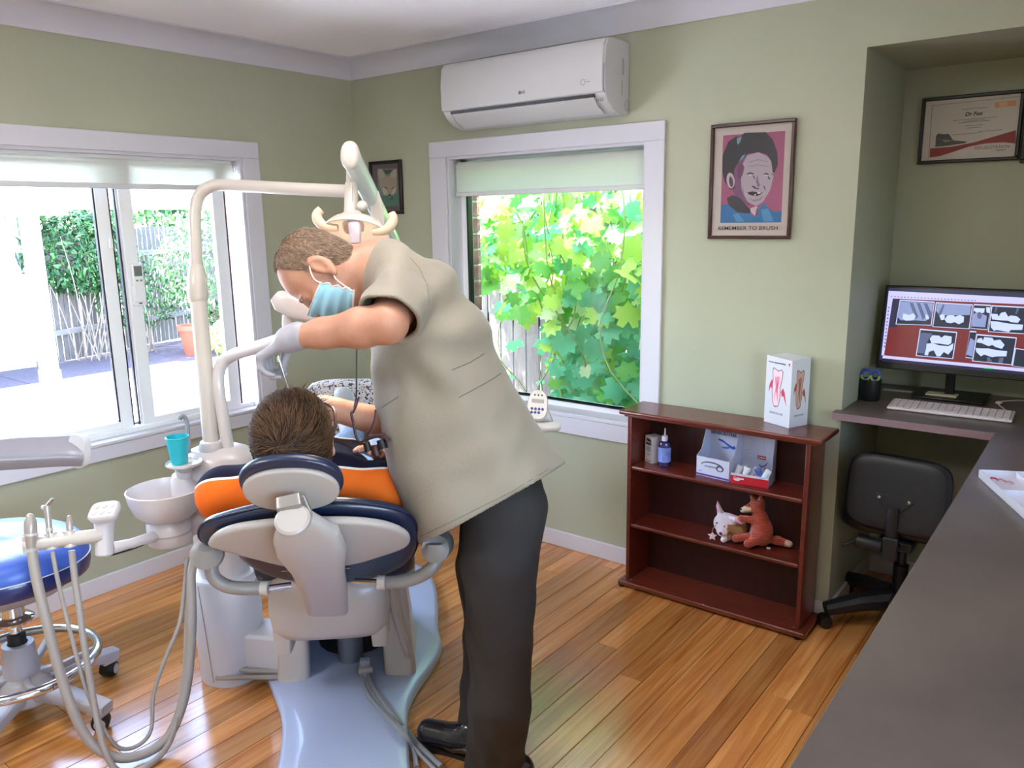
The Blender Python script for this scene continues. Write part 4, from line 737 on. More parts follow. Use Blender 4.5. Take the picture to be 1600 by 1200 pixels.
# rear seat cover
c0 = at(510, 968, 2.5); mb = MB(); rings = []
for zz, wx, dy, of in ((-.098, .125, .05, .02), (-.088, .160, .075, .01), (-.055, .184, .095, 0), (0, .192, .105, 0), (.065, .190, .105, .0), (.108, .182, .1, .005), (.124, .165, .085, .01)):
    rings.append([c0+U*zz+Fd*(.10+of)+Rd*math.copysign(abs(math.cos(a))**.45, math.cos(a))*wx+Fd*math.copysign(abs(math.sin(a))**.6, math.sin(a))*dy for a in [2*math.pi*j/36 for j in range(36)]])
mb.loft(rings); obj('seat_rear_cover', mb, m_ivory, dc, ang=50)
for s_, dz in ((-1, -.115), (1, -.105)):
    q = c0+Rd*s_*.155+Fd*.10+U*(-.04); obj('cover_lug', ribbon([q+U*.05, q-U*.03, q+U*dz*.9], [.028, .030, .026], [.05, .05, .045], Rd), m_ivory, dc)
obj('side_cover', ribbon([c0+Rd*.185+Fd*.16+U*.12, c0+Rd*.20+Fd*.2-U*.05, c0+Rd*.235+Fd*.28-U*.26], [.012, .012, .012], [.05, .06, .07], Rd), m_ivory, dc)
obj('side_cover', ribbon([c0-Rd*.185+Fd*.2+U*.10, c0-Rd*.19+Fd*.24-U*.03, c0-Rd*.17+Fd*.3-U*.10], [.012, .012, .012], [.05, .06, .06], Rd), m_ivory, dc)
# seat cushion and leg rest
def bodypath(fs): return None
hip = Vector((1.455, -1.47, .50)); foot = Vector((.84, -.75, .60))
seat_r = cr_([hip+Rd*x+Fd*y+U*z for x, y, z in ((-.24, -.12, .02), (-.25, .1, -.01), (-.22, .35, .02), (-.17, .7, .06), (-.15, .98, .10), (0, 1.03, .11), (.15, .98, .10), (.17, .7, .06), (.22, .35, .02), (.25, .1, -.01), (.24, -.12, .02), (.0, -.16, .03))], 3)
padring('seat_cushion', seat_r, (0, 0, 1), -.05, .03, m_navy, dc, .2)
padring('seat_shell', seat_r, (0, 0, 1), -.075, -.045, m_shell, dc, .3)
# backrest
T = at(478, 785, 2.0); B = at(512, 900, 2.35); yb = (T-B).normalized(); nb_ = Rd.cross(yb).normalized(); pb_ = (T+B)/2
out = [(310, 836), (318, 820), (345, 810), (385, 800), (430, 792), (480, 788), (540, 787), (590, 792), (628, 801), (646, 815), (652, 836), (650, 858), (634, 880), (598, 898), (545, 908), (480, 909), (425, 899), (385, 880), (368, 862), (338, 855), (318, 849)]
ring = cr_(pxring(out, pb_, nb_), 3)
padring('back_cushion', ring, nb_, -.028, .012, m_navy, dc, .35)
c_ = sum(ring, Vector())/len(ring)
obj('piping', MB().tube([c_+(p-c_)*1.004+nb_*-.004 for p in ring]+[c_+(ring[0]-c_)*1.004+nb_*-.004], .0035, 6), mat('navy_piping', '#0d1530', .4), dc)
sh = [(327, 838), (338, 824), (365, 813), (410, 806), (460, 802), (510, 801), (560, 802), (605, 808), (634, 820), (641, 832), (633, 843), (600, 855), (555, 868), (500, 875), (450, 872), (400, 860), (358, 849), (336, 842)]
padring('back_shell', cr_(pxring(sh, pb_+nb_*.02, nb_), 3), nb_, .006, .030, m_shell, dc, .25, dish=.006)
# spine
obj('back_spine', ribbon([at(462, 812, 1.93), at(478, 835, 1.97), at(487, 860, 2.03), at(497, 888, 2.12), at(508, 925, 2.25), at(512, 952, 2.36)], [.044, .082, .088, .070, .062, .060], [.022, .026, .026, .024, .022, .022], Rd, 24, .5), mat('spine_grey', '#aaa5a4', .38, coat=.15), dc)
obj('spine_joint', MB().tube([at(440, 893, 2.13), at(547, 888, 2.13)], .001, 6), m_greym, dc)
# headrest
hc = at(456, 756, 1.955); yh = (-Fd*.5+U*.866).normalized(); nh = Rd.cross(yh).normalized()
def ovr(c, a, b, ex=.9): return [c+Rd*a*math.copysign(abs(math.cos(t))**ex, math.cos(t))+yh*b*math.copysign(abs(math.sin(t))**ex, math.sin(t)) for t in [2*math.pi*i/40 for i in range(40)]]
padring('headrest_cushion', ovr(hc+yh*.006, .126, .088), nh, -.020, .008, m_navy, dc, .35)
padring('headrest_shell', ovr(hc-yh*.006, .116, .074), nh, .004, .022, m_shell, dc, .25, dish=.008)
m_bk = mat('bracket_grey', '#8f8b87', .3, metal=.35)
obj('headrest_bracket', ribbon([at(450, 776, 1.895), at(452, 790, 1.885), at(456, 806, 1.895)], [.028, .030, .028], [.010, .012, .010], Rd, 20, .3), m_bk, dc)
obj('headrest_stem', ribbon([at(470, 775, 1.91), at(480, 800, 1.92)], [.01, .012], [.008, .008], Rd), m_bk, dc)
obj('release_button', MB().lathe([(0, .008), (.036, .007), (.042, .002), (.042, -.012)], frame(at(457, 812, 1.868), -cfw*.75+U*.75, Rd), 28), m_shell, dc)
bpx = [p for p in bpy.data.objects if p.name.startswith('release_button')][0]; bpx.scale = (1, 1, 1)
# armrests
def arm(pts, rs, nm, parent=dc): obj(nm, MB().tube(smoothpath(pts, 5), rs, 16) if not isinstance(rs, list) else MB().tube(pts, rs, 16), m_greym, parent)
arm([at(330, 880, 2.16), at(333, 900, 2.16), at(350, 914, 2.17), at(375, 919, 2.18), at(408, 919, 2.2)], .0185, 'armrest_tube')
obj('armrest', MB().tube([at(322, 855, 2.12), at(322, 866, 2.13), at(325, 866, 2.2), at(330, 850, 2.5)], [.02, .042, .044, .036], 20), m_greym, dc)
arm([at(684, 872, 2.2), at(672, 890, 2.19), at(650, 903, 2.2), at(625, 909, 2.2), at(602, 910, 2.21)], .0185, 'armrest_tube')
obj('armrest', MB().tube([at(680, 850, 2.17), at(680, 858, 2.17), at(685, 850, 2.25), at(668, 830, 2.5)], [.02, .038, .044, .036], 20), m_greym, dc)
for a, b, c in (((408, 919), (420, 919), (455, 914)), ((602, 910), (590, 910), (555, 908))):
    obj('arm_pivot', MB().tube([at(*a, 2.2), at(*b, 2.2)], .020, 16), m_ivory, dc); obj('pivot_pin', MB().tube([at(*b, 2.2), at(*c, 2.22)], .009, 10), m_steel, dc)
# link to the unit column, cables on the base
obj('base_link', MB().box(-.26, 0, -.07, .07, .055, .185, frame((1.27, -1.50, 0), U, (Vector((1.27, -1.50, 0))-Vector((1.03, -1.63, 0))))), m_lvr, dc, bev=.012)
obj('link_cable', MB().tube([(1.08, -1.70, .07), (1.16, -1.64, .052), (1.26, -1.58, .055)], .012, 10).tube([(1.08, -1.73, .04), (1.17, -1.67, .045), (1.27, -1.60, .048)], .009, 8), m_hose, dc, kind='stuff')
m_cable = mat('grey_cable', '#8f949c', .4)
for k_, (pts, r_) in enumerate((([(566, 1030), (566, 1055), (575, 1085), (600, 1115), (628, 1145), (645, 1170), (651, 1200)], .0085), ([(574, 1030), (575, 1055), (590, 1085), (615, 1118), (640, 1148), (655, 1165), (690, 1198)], .009), ([(569, 1030), (570, 1058), (582, 1085), (607, 1116), (634, 1148), (650, 1172), (682, 1205)], .007))):
    P = []
    for i, (x, y) in enumerate(pts):
        z = .12 if i == 0 else (.055 if x < 636 and i < 5 else .012); P.append(onplane(x, y, (0, 0, z), (0, 0, 1)))
    o = obj('floor_cable', MB().tube(smoothpath(P, 6), r_, 10), m_cable, None)
    props(o, ('thin grey cable curving down the left side of the base plate', 'thick grey cable running over the base plate to the black shoe', 'slim middle cable between the two over the base plate')[k_], 'cable', 'cables on the chair base')
obj('cable_tie', MB().tube([onplane(560, 1048, (0, 0, .08), (0, 0, 1)), onplane(582, 1045, (0, 0, .08), (0, 0, 1))], .012, 8), m_hose, dc)
# --- unit column with poles
un = thing('dental_unit', (1.03, -1.63, 0), 'white dental unit column with two upright poles beside the chair', 'dental unit')
C1 = Vector((1.03, -1.63, 0))
obj('column', MB().lathe([(.11, .0), (.113, .02), (.116, .2), (.118, .385), (.112, .395)], Matrix.Translation(C1), 40, cap=True), m_lvr, un, ang=50)
obj('column_seam', MB().tube([C1+(at(312, 915, 2.74)-C1)*1.0, ], .001, 4) if 0 else MB().tube([C1+Vector((.02, -.1165, .385)), C1+Vector((.035, -.113, .2)), C1+Vector((.04, -.1055, .02))], .0016, 5), m_greym, un)
obj('upper_body', MB().lathe([(.085, .395), (.09, .45), (.095, .70), (.10, .74)], Matrix.Translation(C1), 36, cap=True), m_white2, un, ang=50)
tp = C1+Vector((0, 0, .74)); mb = MB(); rg = []
for z, sx, sy in ((.0, .10, .085), (.02, .128, .098), (.05, .135, .1), (.08, .125, .092), (.10, .10, .075), (.112, .07, .05)):
    rg.append([tp+Rd*(math.cos(a)*sx+.02)+Fd*math.sin(a)*sy+U*z for a in [2*math.pi*j/36 for j in range(36)]])
mb.loft(rg); obj('top_housing', mb, m_white2, un, ang=60)
pA = at(333, 718, 2.72); pAt = at(310, 470, 2.72)
obj('pole_socket', MB().lathe([(.042, 0), (.044, .02), (.036, .04)], Matrix.Translation((pA.x, pA.y, .835)), 24, cap=True), m_white2, un)
obj('pole', MB().tube([pA, pAt], .0275, 24), m_ivory, un)
obj('pole_collar', MB().tube([at(310, 472, 2.72), at(309, 466, 2.72), at(308, 440, 2.72), at(307, 420, 2.72), at(307, 414, 2.72)], [.0285, .0345, .0335, .027, .0215], 24), m_ivory, un)
jn = at(548, 299, 2.52)
obj('swing_arm', MB().tube(smoothpath([at(307, 416, 2.72), at(305, 370, 2.72), at(305, 330, 2.72), at(313, 303, 2.718), at(335, 290, 2.71), at(370, 290, 2.69), at(460, 295, 2.6), jn], 8), .0205, 20), m_ivory, un)
obj('second_pole', MB().tube(smoothpath([at(357, 705, 2.72), at(348, 650, 2.72), at(341, 600, 2.72), at(345, 572, 2.715), at(362, 556, 2.70), at(400, 543, 2.62), at(440, 530, 2.53), at(456, 523, 2.50)], 8), .0205, 20), m_white2, un)
obj('arm_riser', MB().tube([at(453, 545, 2.50), at(450, 505, 2.50), at(449, 492, 2.50)], [.019, .019, .016], 18), m_white2, un)
obj('arm_head', ribbon([at(432, 462, 2.48), at(440, 470, 2.48), at(462, 480, 2.48), at(495, 492, 2.49)], [.022, .034, .036, .025], [.02, .028, .028, .02], U, 20, .6), m_white2, un)
# cup filler spout and its tray
bc_ = at(288, 740, 2.68)
obj('cup_stand', MB().lathe([(.046, -.11), (.046, -.02), (.038, .0)], Matrix.Translation(bc_), 28, cap=True), m_white2, un)
ctp = at(281, 724, 2.62); ctz = ctp.z-.006
obj('cup_tray', MB().lathe([(0, 0), (.052, 0), (.058, .006), (.057, .012), (.050, .006), (0, .005)], Matrix.Translation((ctp.x+.012, ctp.y+.008, ctz)), 32), m_white2, un)
obj('tray_arm', MB().tube([Vector((ctp.x+.012, ctp.y+.008, ctz-.001)), bc_-U*.005], [.03, .03], 16), m_white2, un)
obj('spout', MB().tube(smoothpath([at(296, 722, 2.70), at(294, 690, 2.70), at(293, 668, 2.70), at(290, 654, 2.70), at(284, 650, 2.69), at(281, 655, 2.69)], 5), .0075, 10), mat('spout_grey', '#7e8087', .35), un)
# spittoon bowl and neck
bw_ = at(258, 763, 2.60); cu0 = Vector((bw_.x, bw_.y, bw_.z))
bow = thing('spittoon_bowl', (cu0.x, cu0.y, cu0.z-.18), 'round white spittoon bowl beside the chair under the turquoise cup', 'bowl')
Mb = Matrix.Translation(cu0)
obj('bowl', MB().lathe([(.03, -.10), (.075, -.098), (.100, -.075), (.115, -.035), (.1205, .0), (.117, .002), (.112, -.02), (.095, -.065), (.06, -.085), (0, -.09)], Mb, 48), m_white2, bow, ang=50)
obj('neck', MB().lathe([(.0, -.185), (.066, -.185), (.070, -.18), (.070, -.118), (.062, -.1)], Mb, 36), m_white2, bow, ang=40)
obj('neck_ring', MB().lathe([(.0705, -.150), (.0712, -.147), (.0705, -.144)], Mb, 36), m_shell, bow)
obj('bowl_bracket', MB().tube([cu0+U*-.15, C1+U*(cu0.z-.15)], .04, 18), m_white2, un)
# turquoise cup
m_cup = mat('turquoise_plastic', '#27b5c4', .35, trans=.0, sss=.0)
cp = thing('drinking_cup', (ctp.x, ctp.y, ctz), 'turquoise plastic cup on the round cup tray', 'cup'); Mc = Matrix.Translation((ctp.x, ctp.y, ctz+.0065))
obj('cup_body', MB().lathe([(0, 0), (.025, 0), (.0262, .004), (.035, .088), (.0365, .089), (.0365, .0915), (.0335, .0915), (.025, .006), (0, .005)], Mc, 36), m_cup, cp, ang=40)
obj('rim', MB().lathe([(.0355, .088), (.0375, .090), (.0355, .0925)], Mc, 36), m_cup, cp)
# --- suction arm with holders
sa = thing('suction_unit', (1.05, -2.0, .6), 'ivory suction unit with keypad and three hose holders left of the bowl', 'suction arm')
k0 = at(163, 868, 2.42); k1 = at(163, 806, 2.42)
obj('pivot_post', MB().tube([k0, k0+(k1-k0)*.04, k0+(k1-k0)*.5, k1], [.022, .026, .026, .030], 28), m_white2, sa)
obj('arm_link', MB().tube([at(176, 856, 2.43), at(205, 850, 2.47), at(242, 838, 2.57)], [.018, .017, .018], 18), m_white2, sa)
obj('link_wire', MB().tube(smoothpath([at(172, 868, 2.43), at(200, 860, 2.45), at(222, 852, 2.5), at(236, 846, 2.55)], 5), .003, 6), m_black, sa)
kn = (-cfw*.6+U*1.0-cr*.1).normalized(); kM = frame(at(163, 799, 2.40), kn, Rd)
obj('keypad', MB().loft([[kM @ Vector((math.copysign(abs(math.cos(a))**.5, math.cos(a))*w_, math.copysign(abs(math.sin(a))**.5, math.sin(a))*h_, z)) for a in [2*math.pi*j/28 for j in range(28)]] for w_, h_, z in ((.035, .028, -.022), (.042, .034, -.012), (.044, .036, .004), (.040, .032, .010))]), m_white2, sa, ang=50)
for i in range(3):
    for j in range(2): obj('keypad_button', MB().lathe([(.008, .010), (.0085, .0118), (.004, .0128), (0, .013)], kM @ Matrix.Translation((-.024+i*.024, -.012+j*.024, 0)), 12), m_lvr, sa)
bar0 = at(160, 836, 2.41); bar1 = at(36, 852, 2.33)
obj('holder_bar', MB().tube([bar0, bar1+(bar0-bar1)*.04, bar1], [.021, .021, .017], 20), m_ivory, sa)
m_tip = mat('handpiece_taupe', '#a39a92', .3, metal=.2)
hz = []
for px, w_, nm in ((48, .0155, 'clamp'), (80, .011, 'clamp'), (109, .012, 'clamp')):
    c = at(px, 851-(px-36)*.13, 2.33+(px-36)/124*.08); hz.append(c); ax = (at(px+4, 880, 2.33)-at(px-2, 820, 2.33)).normalized()
    obj('clamp', MB().tube([c-ax*.024, c+ax*.024], [w_+.006]*2, 16), m_ivory, sa)
def hose(lab, pts, r_, grp='suction hoses'):
    P = [at(x, y, D) for x, y, D in pts]
    for p in P: p.z = max(p.z, (r_ if not isinstance(r_, list) else r_[0])+.001)
    o = obj('hose', MB().tube(smoothpath(P, 7), r_, 12), m_hose, None, label=lab, cat='hose', group=grp); return o
hose('thick grey suction hose hanging from the outer holder down to the floor', [(50, 862, 2.325), (57, 905, 2.32), (74, 975, 2.32), (92, 1045, 2.33), (112, 1105, 2.34), (140, 1158, 2.36), (180, 1183, 2.38), (225, 1178, 2.42), (262, 1152, 2.46), (284, 1105, 2.5), (295, 1050, 2.54), (300, 970, 2.58), (299, 900, 2.62), (306, 868, 2.66)], .0145)
hose('thin grey air hose hanging from the middle holder and rising to the chair', [(82, 862, 2.35), (90, 905, 2.35), (104, 965, 2.36), (121, 1030, 2.36), (136, 1080, 2.37), (160, 1135, 2.38), (185, 1168, 2.40), (215, 1165, 2.44), (236, 1140, 2.47), (240, 1085, 2.5), (258, 1030, 2.53), (280, 975, 2.58), (288, 920, 2.62), (292, 872, 2.65)], .0062)
hose('medium grey saliva hose hanging from the inner holder', [(112, 860, 2.38), (117, 905, 2.38), (124, 950, 2.37), (132, 1010, 2.36), (142, 1070, 2.36), (151, 1120, 2.36), (163, 1170, 2.35), (185, 1205, 2.36), (225, 1208, 2.38), (262, 1165, 2.44), (282, 1100, 2.5), (290, 1040, 2.55), (293, 960, 2.6), (296, 875, 2.66)], .0095)
for (x0, y0, x1, y1, rs, D, lab, nm) in ((47, 808, 49, 856, [.011, .017, .0175, .015, .013], 2.325, 'thick taupe suction tip clipped in the outermost holder', 'suction_handpiece'), (73, 790, 80, 856, [.009, .0095, .0085, .0085, .008], 2.35, 'slim grey air syringe with a metal tip in the middle holder', 'air_syringe'), (108, 808, 110, 856, [.006, .0095, .0095, .009, .0085], 2.38, 'small taupe saliva ejector in the innermost holder', 'saliva_ejector')):
    t = thing(nm, at(x1, y1, D), lab, 'handpiece'); a = at(x0, y0, D); b = at(x1, y1, D)
    obj('grip', MB().tube([a+(b-a)*k_ for k_ in (0, .15, .45, .8, 1)], rs, 18), m_tip, t); obj('collar', MB().tube([a+(b-a)*.52, a+(b-a)*.6], [rs[2]+.0015]*2, 16), m_ivory, t)
    if nm == 'air_syringe':
        obj('metal_tip', MB().tube([at(73, 792, D), at(77, 786, D), at(83, 779, D)], [.006, .005, .004], 10), m_steel, t); obj('button', MB().lathe([(.007, -.004), (.007, .006), (.004, .008)], frame(at(69, 793, D), -cr, U), 12, cap=True), m_lvr, t)
    else: obj('cap', MB().ell(a, (rs[0]*1.0,)*3), m_tip, t)
# --- instrument arm entering from the left
m_arm = mat('arm_grey', '#7f7c86', .35, coat=.2)
ia = thing('instrument_stand', (.55, -2.9, 0), 'grey instrument arm entering from the left picture edge above the stool', 'instrument arm')
pth = [at(-210, 722, 1.75), at(-100, 722, 1.8), at(0, 710, 1.86), at(60, 706, 1.9), at(105, 704, 1.93), at(122, 703, 1.945)]
obj('arm', ribbon(smoothpath(pth, 4), [.045]*21, [.026-.0002*i for i in range(21)], Vector((-.4, .9, .25)), 24, .6), m_arm, ia, ang=50)
ec = at(119, 706, 1.925); obj('end_cap', ribbon([ec, ec+(at(131, 702, 1.95)-ec)*.9], [.042, .040], [.023, .022], Vector((-.4, .9, .25)), 24, .6), m_lvr, ia, ang=50)
st_ = at(-210, 722, 1.75); obj('stand_post', MB().tube([Vector((st_.x, st_.y, .03)), Vector((st_.x, st_.y, st_.z+.01))], .03, 20), m_lvr, ia); obj('stand_foot', MB().lathe([(.22, 0), (.22, .02), (.05, .04)], Matrix.Translation((st_.x, st_.y, 0)), 32, cap=True), m_lvr, ia)
# --- operating light
ol = thing('operating_light', (1.597, -1.429, 1.56), 'lit cream dental operating light with horn shaped handles above the patient', 'operating light')
obj('arm_sleeve', MB().tube([at(549, 345, 2.47), at(549, 318, 2.50), at(549, 286, 2.50)], [.024, .022, .020], 20), m_ivory, ol)
obj('sleeve_seam', MB().tube([at(551, 318, 2.478), at(551, 288, 2.478)], .001, 5), m_greym, ol)
obj('neck', MB().tube([at(549, 290, 2.50), at(549, 262, 2.48)], [.0165, .0165], 18), m_ivory, ol)
cA = at(547, 243, 2.42); cB = at(618, 385, 2.90)
obj('spring_arm', ribbon([cA+(cB-cA)*k_ for k_ in (0.02, .3, .7, 1)], [.034, .033, .030, .027], [.028, .027, .024, .022], cu, 24, .75), mat('pale_aqua_cover', '#bfcac5', .2, coat=.6), ol, ang=60)
obj('arm_cap', MB().ell(cA, (.029, .020, .044), frame((0, 0, 0), cu, cr).to_3x3().to_4x4(), 28, 16, p=.9), m_ivory, ol)
obj('arm_stripe', MB().tube([cA+(cB-cA)*k_-cr*-.018-cfw*.028+cu*.004 for k_ in (.08, .5, .9)], .002, 6), m_white2, ol)
obj('cover_plate', ribbon([at(583, 300, 2.6), at(590, 330, 2.62), at(592, 352, 2.63)], [.018, .022, .018], [.006, .006, .006], cr), m_ivory, ol)
obj('pivot_knob', MB().ell(at(566, 322, 2.46), (.017, .017, .017)), m_ivory, ol)
# reflector head: dish opening faces down towards the patient and the viewer
hd = at(556, 365, 2.38); ldir = (-cfw*.55-U*.72+cr*-.05).normalized(); Mh = frame(hd, ldir, Rd)
m_ref = bpy.data.materials.new('lit_reflector'); m_ref.use_nodes = True; _b = m_ref.node_tree.nodes['Principled BSDF']; _b.inputs['Base Color'].default_value = lin('#d2c4a8'); _b.inputs['Roughness'].default_value = .25; _b.inputs['Emission Color'].default_value = lin('#fff0da'); _b.inputs['Emission Strength'].default_value = .15
S_ = Matrix.Diagonal((1.0, .72, 1, 1))
obj('head_shell', MB().lathe([(0, -.055), (.045, -.05), (.085, -.028), (.105, .002), (.108, .012), (.103, .012)], Mh @ S_, 40), m_ivory, ol, ang=50)
obj('reflector', MB().lathe([(0, -.048), (.042, -.043), (.08, -.022), (.100, .004), (.103, .0115)], Mh @ S_, 40), m_ref, ol, ang=50)
obj('lens_cover', MB().lathe([(0, .02), (.06, .018), (.103, .0125)], Mh @ S_, 40), m_glass, ol)
obj('bulb_shield', ribbon([at(553, 345, 2.33), at(555, 362, 2.31), at(556, 380, 2.31)], [.019, .018, .014], [.012, .013, .010], cr, 20, .6), mat('shield_lilac', '#a99fa8', .3), ol)
obj('yoke', ribbon([at(549, 338, 2.46), at(552, 348, 2.43), at(553, 356, 2.40)], [.032, .036, .03], [.02, .022, .02], cr, 20, .6), m_ivory, ol)
m_horn = mat('cream_handle', '#cdb8a0', .4, sss=0)
for pts in ([(528, 356), (512, 355), (502, 350), (496, 342), (496, 334), (502, 327)], [(582, 362), (596, 361), (606, 357), (613, 348), (614, 340), (611, 333)]):
    obj('handle', MB().tube(smoothpath([at(x, y, 2.34) for x, y in pts], 4), [.010+.0055*math.sin(math.pi*min(1, i/20)*.9) for i in range(21)], 14), m_horn, ol)
ll = bpy.data.lights.new('operating_lamp', 'SPOT'); ll.energy = 8; ll.color = (1, .86, .66); ll.spot_size = R_(70); ll.shadow_soft_size = .05; lo = bpy.data.objects.new('operating_lamp', ll); COL.objects.link(lo); lo.location = hd+ldir*.04; lo.rotation_euler = (-ldir).to_track_quat('Z', 'Y').to_euler()
# --- control panel and grab handle beyond the dentist
cpn = thing('control_panel', (1.9, -.95, .9), 'ivory control pad with display and blue buttons beyond the white coat', 'control panel')
pn = (-cfw*1.0+U*.45).normalized(); pM = frame(at(840, 633, 2.68), pn, cr*.97-cu*.10)
def padface(w_, h_, z): return [pM @ Vector((math.copysign(abs(math.cos(a))**.75, math.cos(a))*w_*(1+.10*math.sin(a)*-1), math.copysign(abs(math.sin(a))**.8, math.sin(a))*h_, z)) for a in [2*math.pi*j/36 for j in range(36)]]
obj('pad_body', MB().loft([padface(.028, .046, -.02), padface(.034, .054, -.012), padface(.035, .055, .0), padface(.032, .051, .006)]), m_ivory, cpn, ang=50)
obj('display', MB().box(-.021, .021, .006, .019, .006, .0072, pM), mat('lcd_rose', '#8d7d7c', .3), cpn)
for j, y_ in enumerate((-.016, -.029)):
    for i in range(4 if j == 0 else 3): obj('button', MB().lathe([(.0048, .006), (.0045, .0085), (0, .009)], pM @ Matrix.Translation((-.018+i*.012, y_, 0)), 10), mat('button_blue', '#2c2f6a', .4), cpn)
for i in range(3): obj('indicator', MB().lathe([(.003, .006), (.0028, .0075), (0, .008)], pM @ Matrix.Translation((-.012+i*.012, .034, 0)), 8), m_black, cpn)
q = pM @ Vector((.01, -.01, -.03)); obj('support', ribbon([q, at(850, 655, 2.72), at(835, 672, 2.72), at(800, 680, 2.72)], [.03, .034, .03, .03], [.02, .022, .02, .02], cr, 20, .5), m_white2, cpn)
obj('grab_handle', MB().tube([at(815, 668, 2.66), at(850, 668, 2.66), at(872, 666, 2.66), at(876, 666, 2.66)], [.017, .017, .016, .010], 18), m_ivory, cpn)
e_ = at(800, 682, 2.72); obj('support_arm', MB().tube(smoothpath([e_, e_+Vector((-.15, .0, -.08)), Vector((1.50, -1.02, .55)), Vector((1.38, -1.10, .38))], 6), .022, 16), m_white2, cpn)
tr_ = thing('instrument_tray', (1.68, -.95, .9), 'flat white instrument tray behind the dentist near the back window', 'tray')
tc_ = Vector((1.72, -.93, e_.z-.01)); bx('tray_deck', (tc_.x-.17, tc_.x+.1, tc_.y-.1, tc_.y+.12, tc_.z, tc_.z+.02), m_white2, tr_, bev=.008); bx('tray_mat', (tc_.x-.15, tc_.x+.08, tc_.y-.08, tc_.y+.1, tc_.z+.0202, tc_.z+.0225), m_lvr, tr_, bev=0)
# --- stool
sl = thing('operator_stool', (.72, -2.2, 0), 'blue stool with chrome foot ring on a grey five leg castor base', 'stool')
so_ = Vector((.72, -2.2, 0)); m_sg = mat('stool_grey', '#a5a1a6', .4); m_bl = mat('blue_vinyl', '#3a5cb4', .42, coat=.12, bump=.1, bs=30); m_bl2 = mat('blue_vinyl_side', '#14235c', .3, coat=.4)
sr = lambda s_, z: [so_+Vector((math.cos(a)*.262*s_, math.sin(a)*.235*s_, z+.008*math.cos(2*a))) for a in [2*math.pi*j/48 for j in range(48)]]
obj('seat', MB().loft([sr(.80, .507), sr(.94, .519), sr(1.0, .55), sr(1.0, .575), sr(.975, .60), sr(.90, .619), sr(.6, .625), sr(.2, .62)]), m_bl, sl, ang=60)
obj('seat_band', MB().loft([sr(.90, .50), sr(.985, .511), sr(1.008, .535), sr(1.008, .56), sr(1.0, .563)]), m_bl2, sl, ang=60)
obj('seam', MB().tube(sr(1.009, .563)+[sr(1.009, .563)[0]], .002, 6), m_lvr, sl)
obj('seat_pan', MB().loft([sr(.30, .43), sr(.62, .45), sr(.86, .498), sr(.5, .505)]), m_sg, sl, ang=50)
Ms = Matrix.Translation(so_)
obj('chrome_collar', MB().lathe([(.035, .335), (.035, .345), (.058, .35), (.060, .358), (.052, .365), (.034, .37), (.034, .42), (.05, .435)], Ms, 32), m_chrome, sl)
obj('gas_rod', MB().lathe([(.019, .28), (.019, .34)], Ms, 20), m_chrome, sl); obj('bellows', MB().lathe([(.027, .255), (.027, .305), (.022, .31)], Ms, 20, cap=True), m_black, sl)
obj('sleeve', MB().lathe([(.062, .10), (.056, .12), (.050, .24), (.046, .27), (.030, .272)], Ms, 28), m_sg, sl, ang=50)
ringp = [so_+Vector((math.cos(a)*.226, math.sin(a)*.226, .2)) for a in [2*math.pi*j/48 for j in range(49)]]
obj('foot_ring', MB().tube(ringp, .0155, 14, cap=False), m_chrome, sl)
for k_ in range(5):
    a = R_(24+36+72*k_); d = Vector((math.cos(a), math.sin(a), 0)); obj('ring_spoke', ribbon([so_+d*.045+U*.155, so_+d*.12+U*.165, so_+d*.215+U*.198], [.012, .010, .009], [.012, .011, .010], d.cross(U), 12, .3), m_sg, sl)
obj('hub', MB().lathe([(.085, .075), (.09, .09), (.075, .15), (.05, .165)], Ms, 30, cap=True), m_sg, sl, ang=50)
for k_ in range(5):
    a = R_(24+72*k_); d = Vector((math.cos(a), math.sin(a), 0)); s_ = d.cross(U)
    lg = obj('leg', ribbon([so_+d*.04+U*.11, so_+d*.12+U*.108, so_+d*.2+U*.098, so_+d*.27+U*.085, so_+d*.315+U*.075], [.048, .038, .031, .030, .026], [.026, .022, .018, .02, .022], s_, 16, .4), m_sg, sl)
    q = so_+d*.285+U*.029; cs = obj('caster', MB().lathe([(.012, -.026), (.024, -.024), (.028, -.014), (.028, .014), (.024, .024), (.012, .026)], frame(q, (s_+d*.6).normalized()), 20, cap=True), m_black, lg)
    obj('caster_hub', MB().lathe([(.018, .0262), (.016, .028), (0, .0285)], frame(q, (s_+d*.6).normalized()), 16), m_sg, lg); obj('caster_hub', MB().lathe([(.018, .0262), (.016, .028), (0, .0285)], frame(q, -(s_+d*.6).normalized()), 16), m_sg, lg)
    obj('caster_hood', MB().box(-.03, .03, -.028, .028, .056, .075, frame(so_+d*.285, U, d)), m_sg, lg, bev=.006)
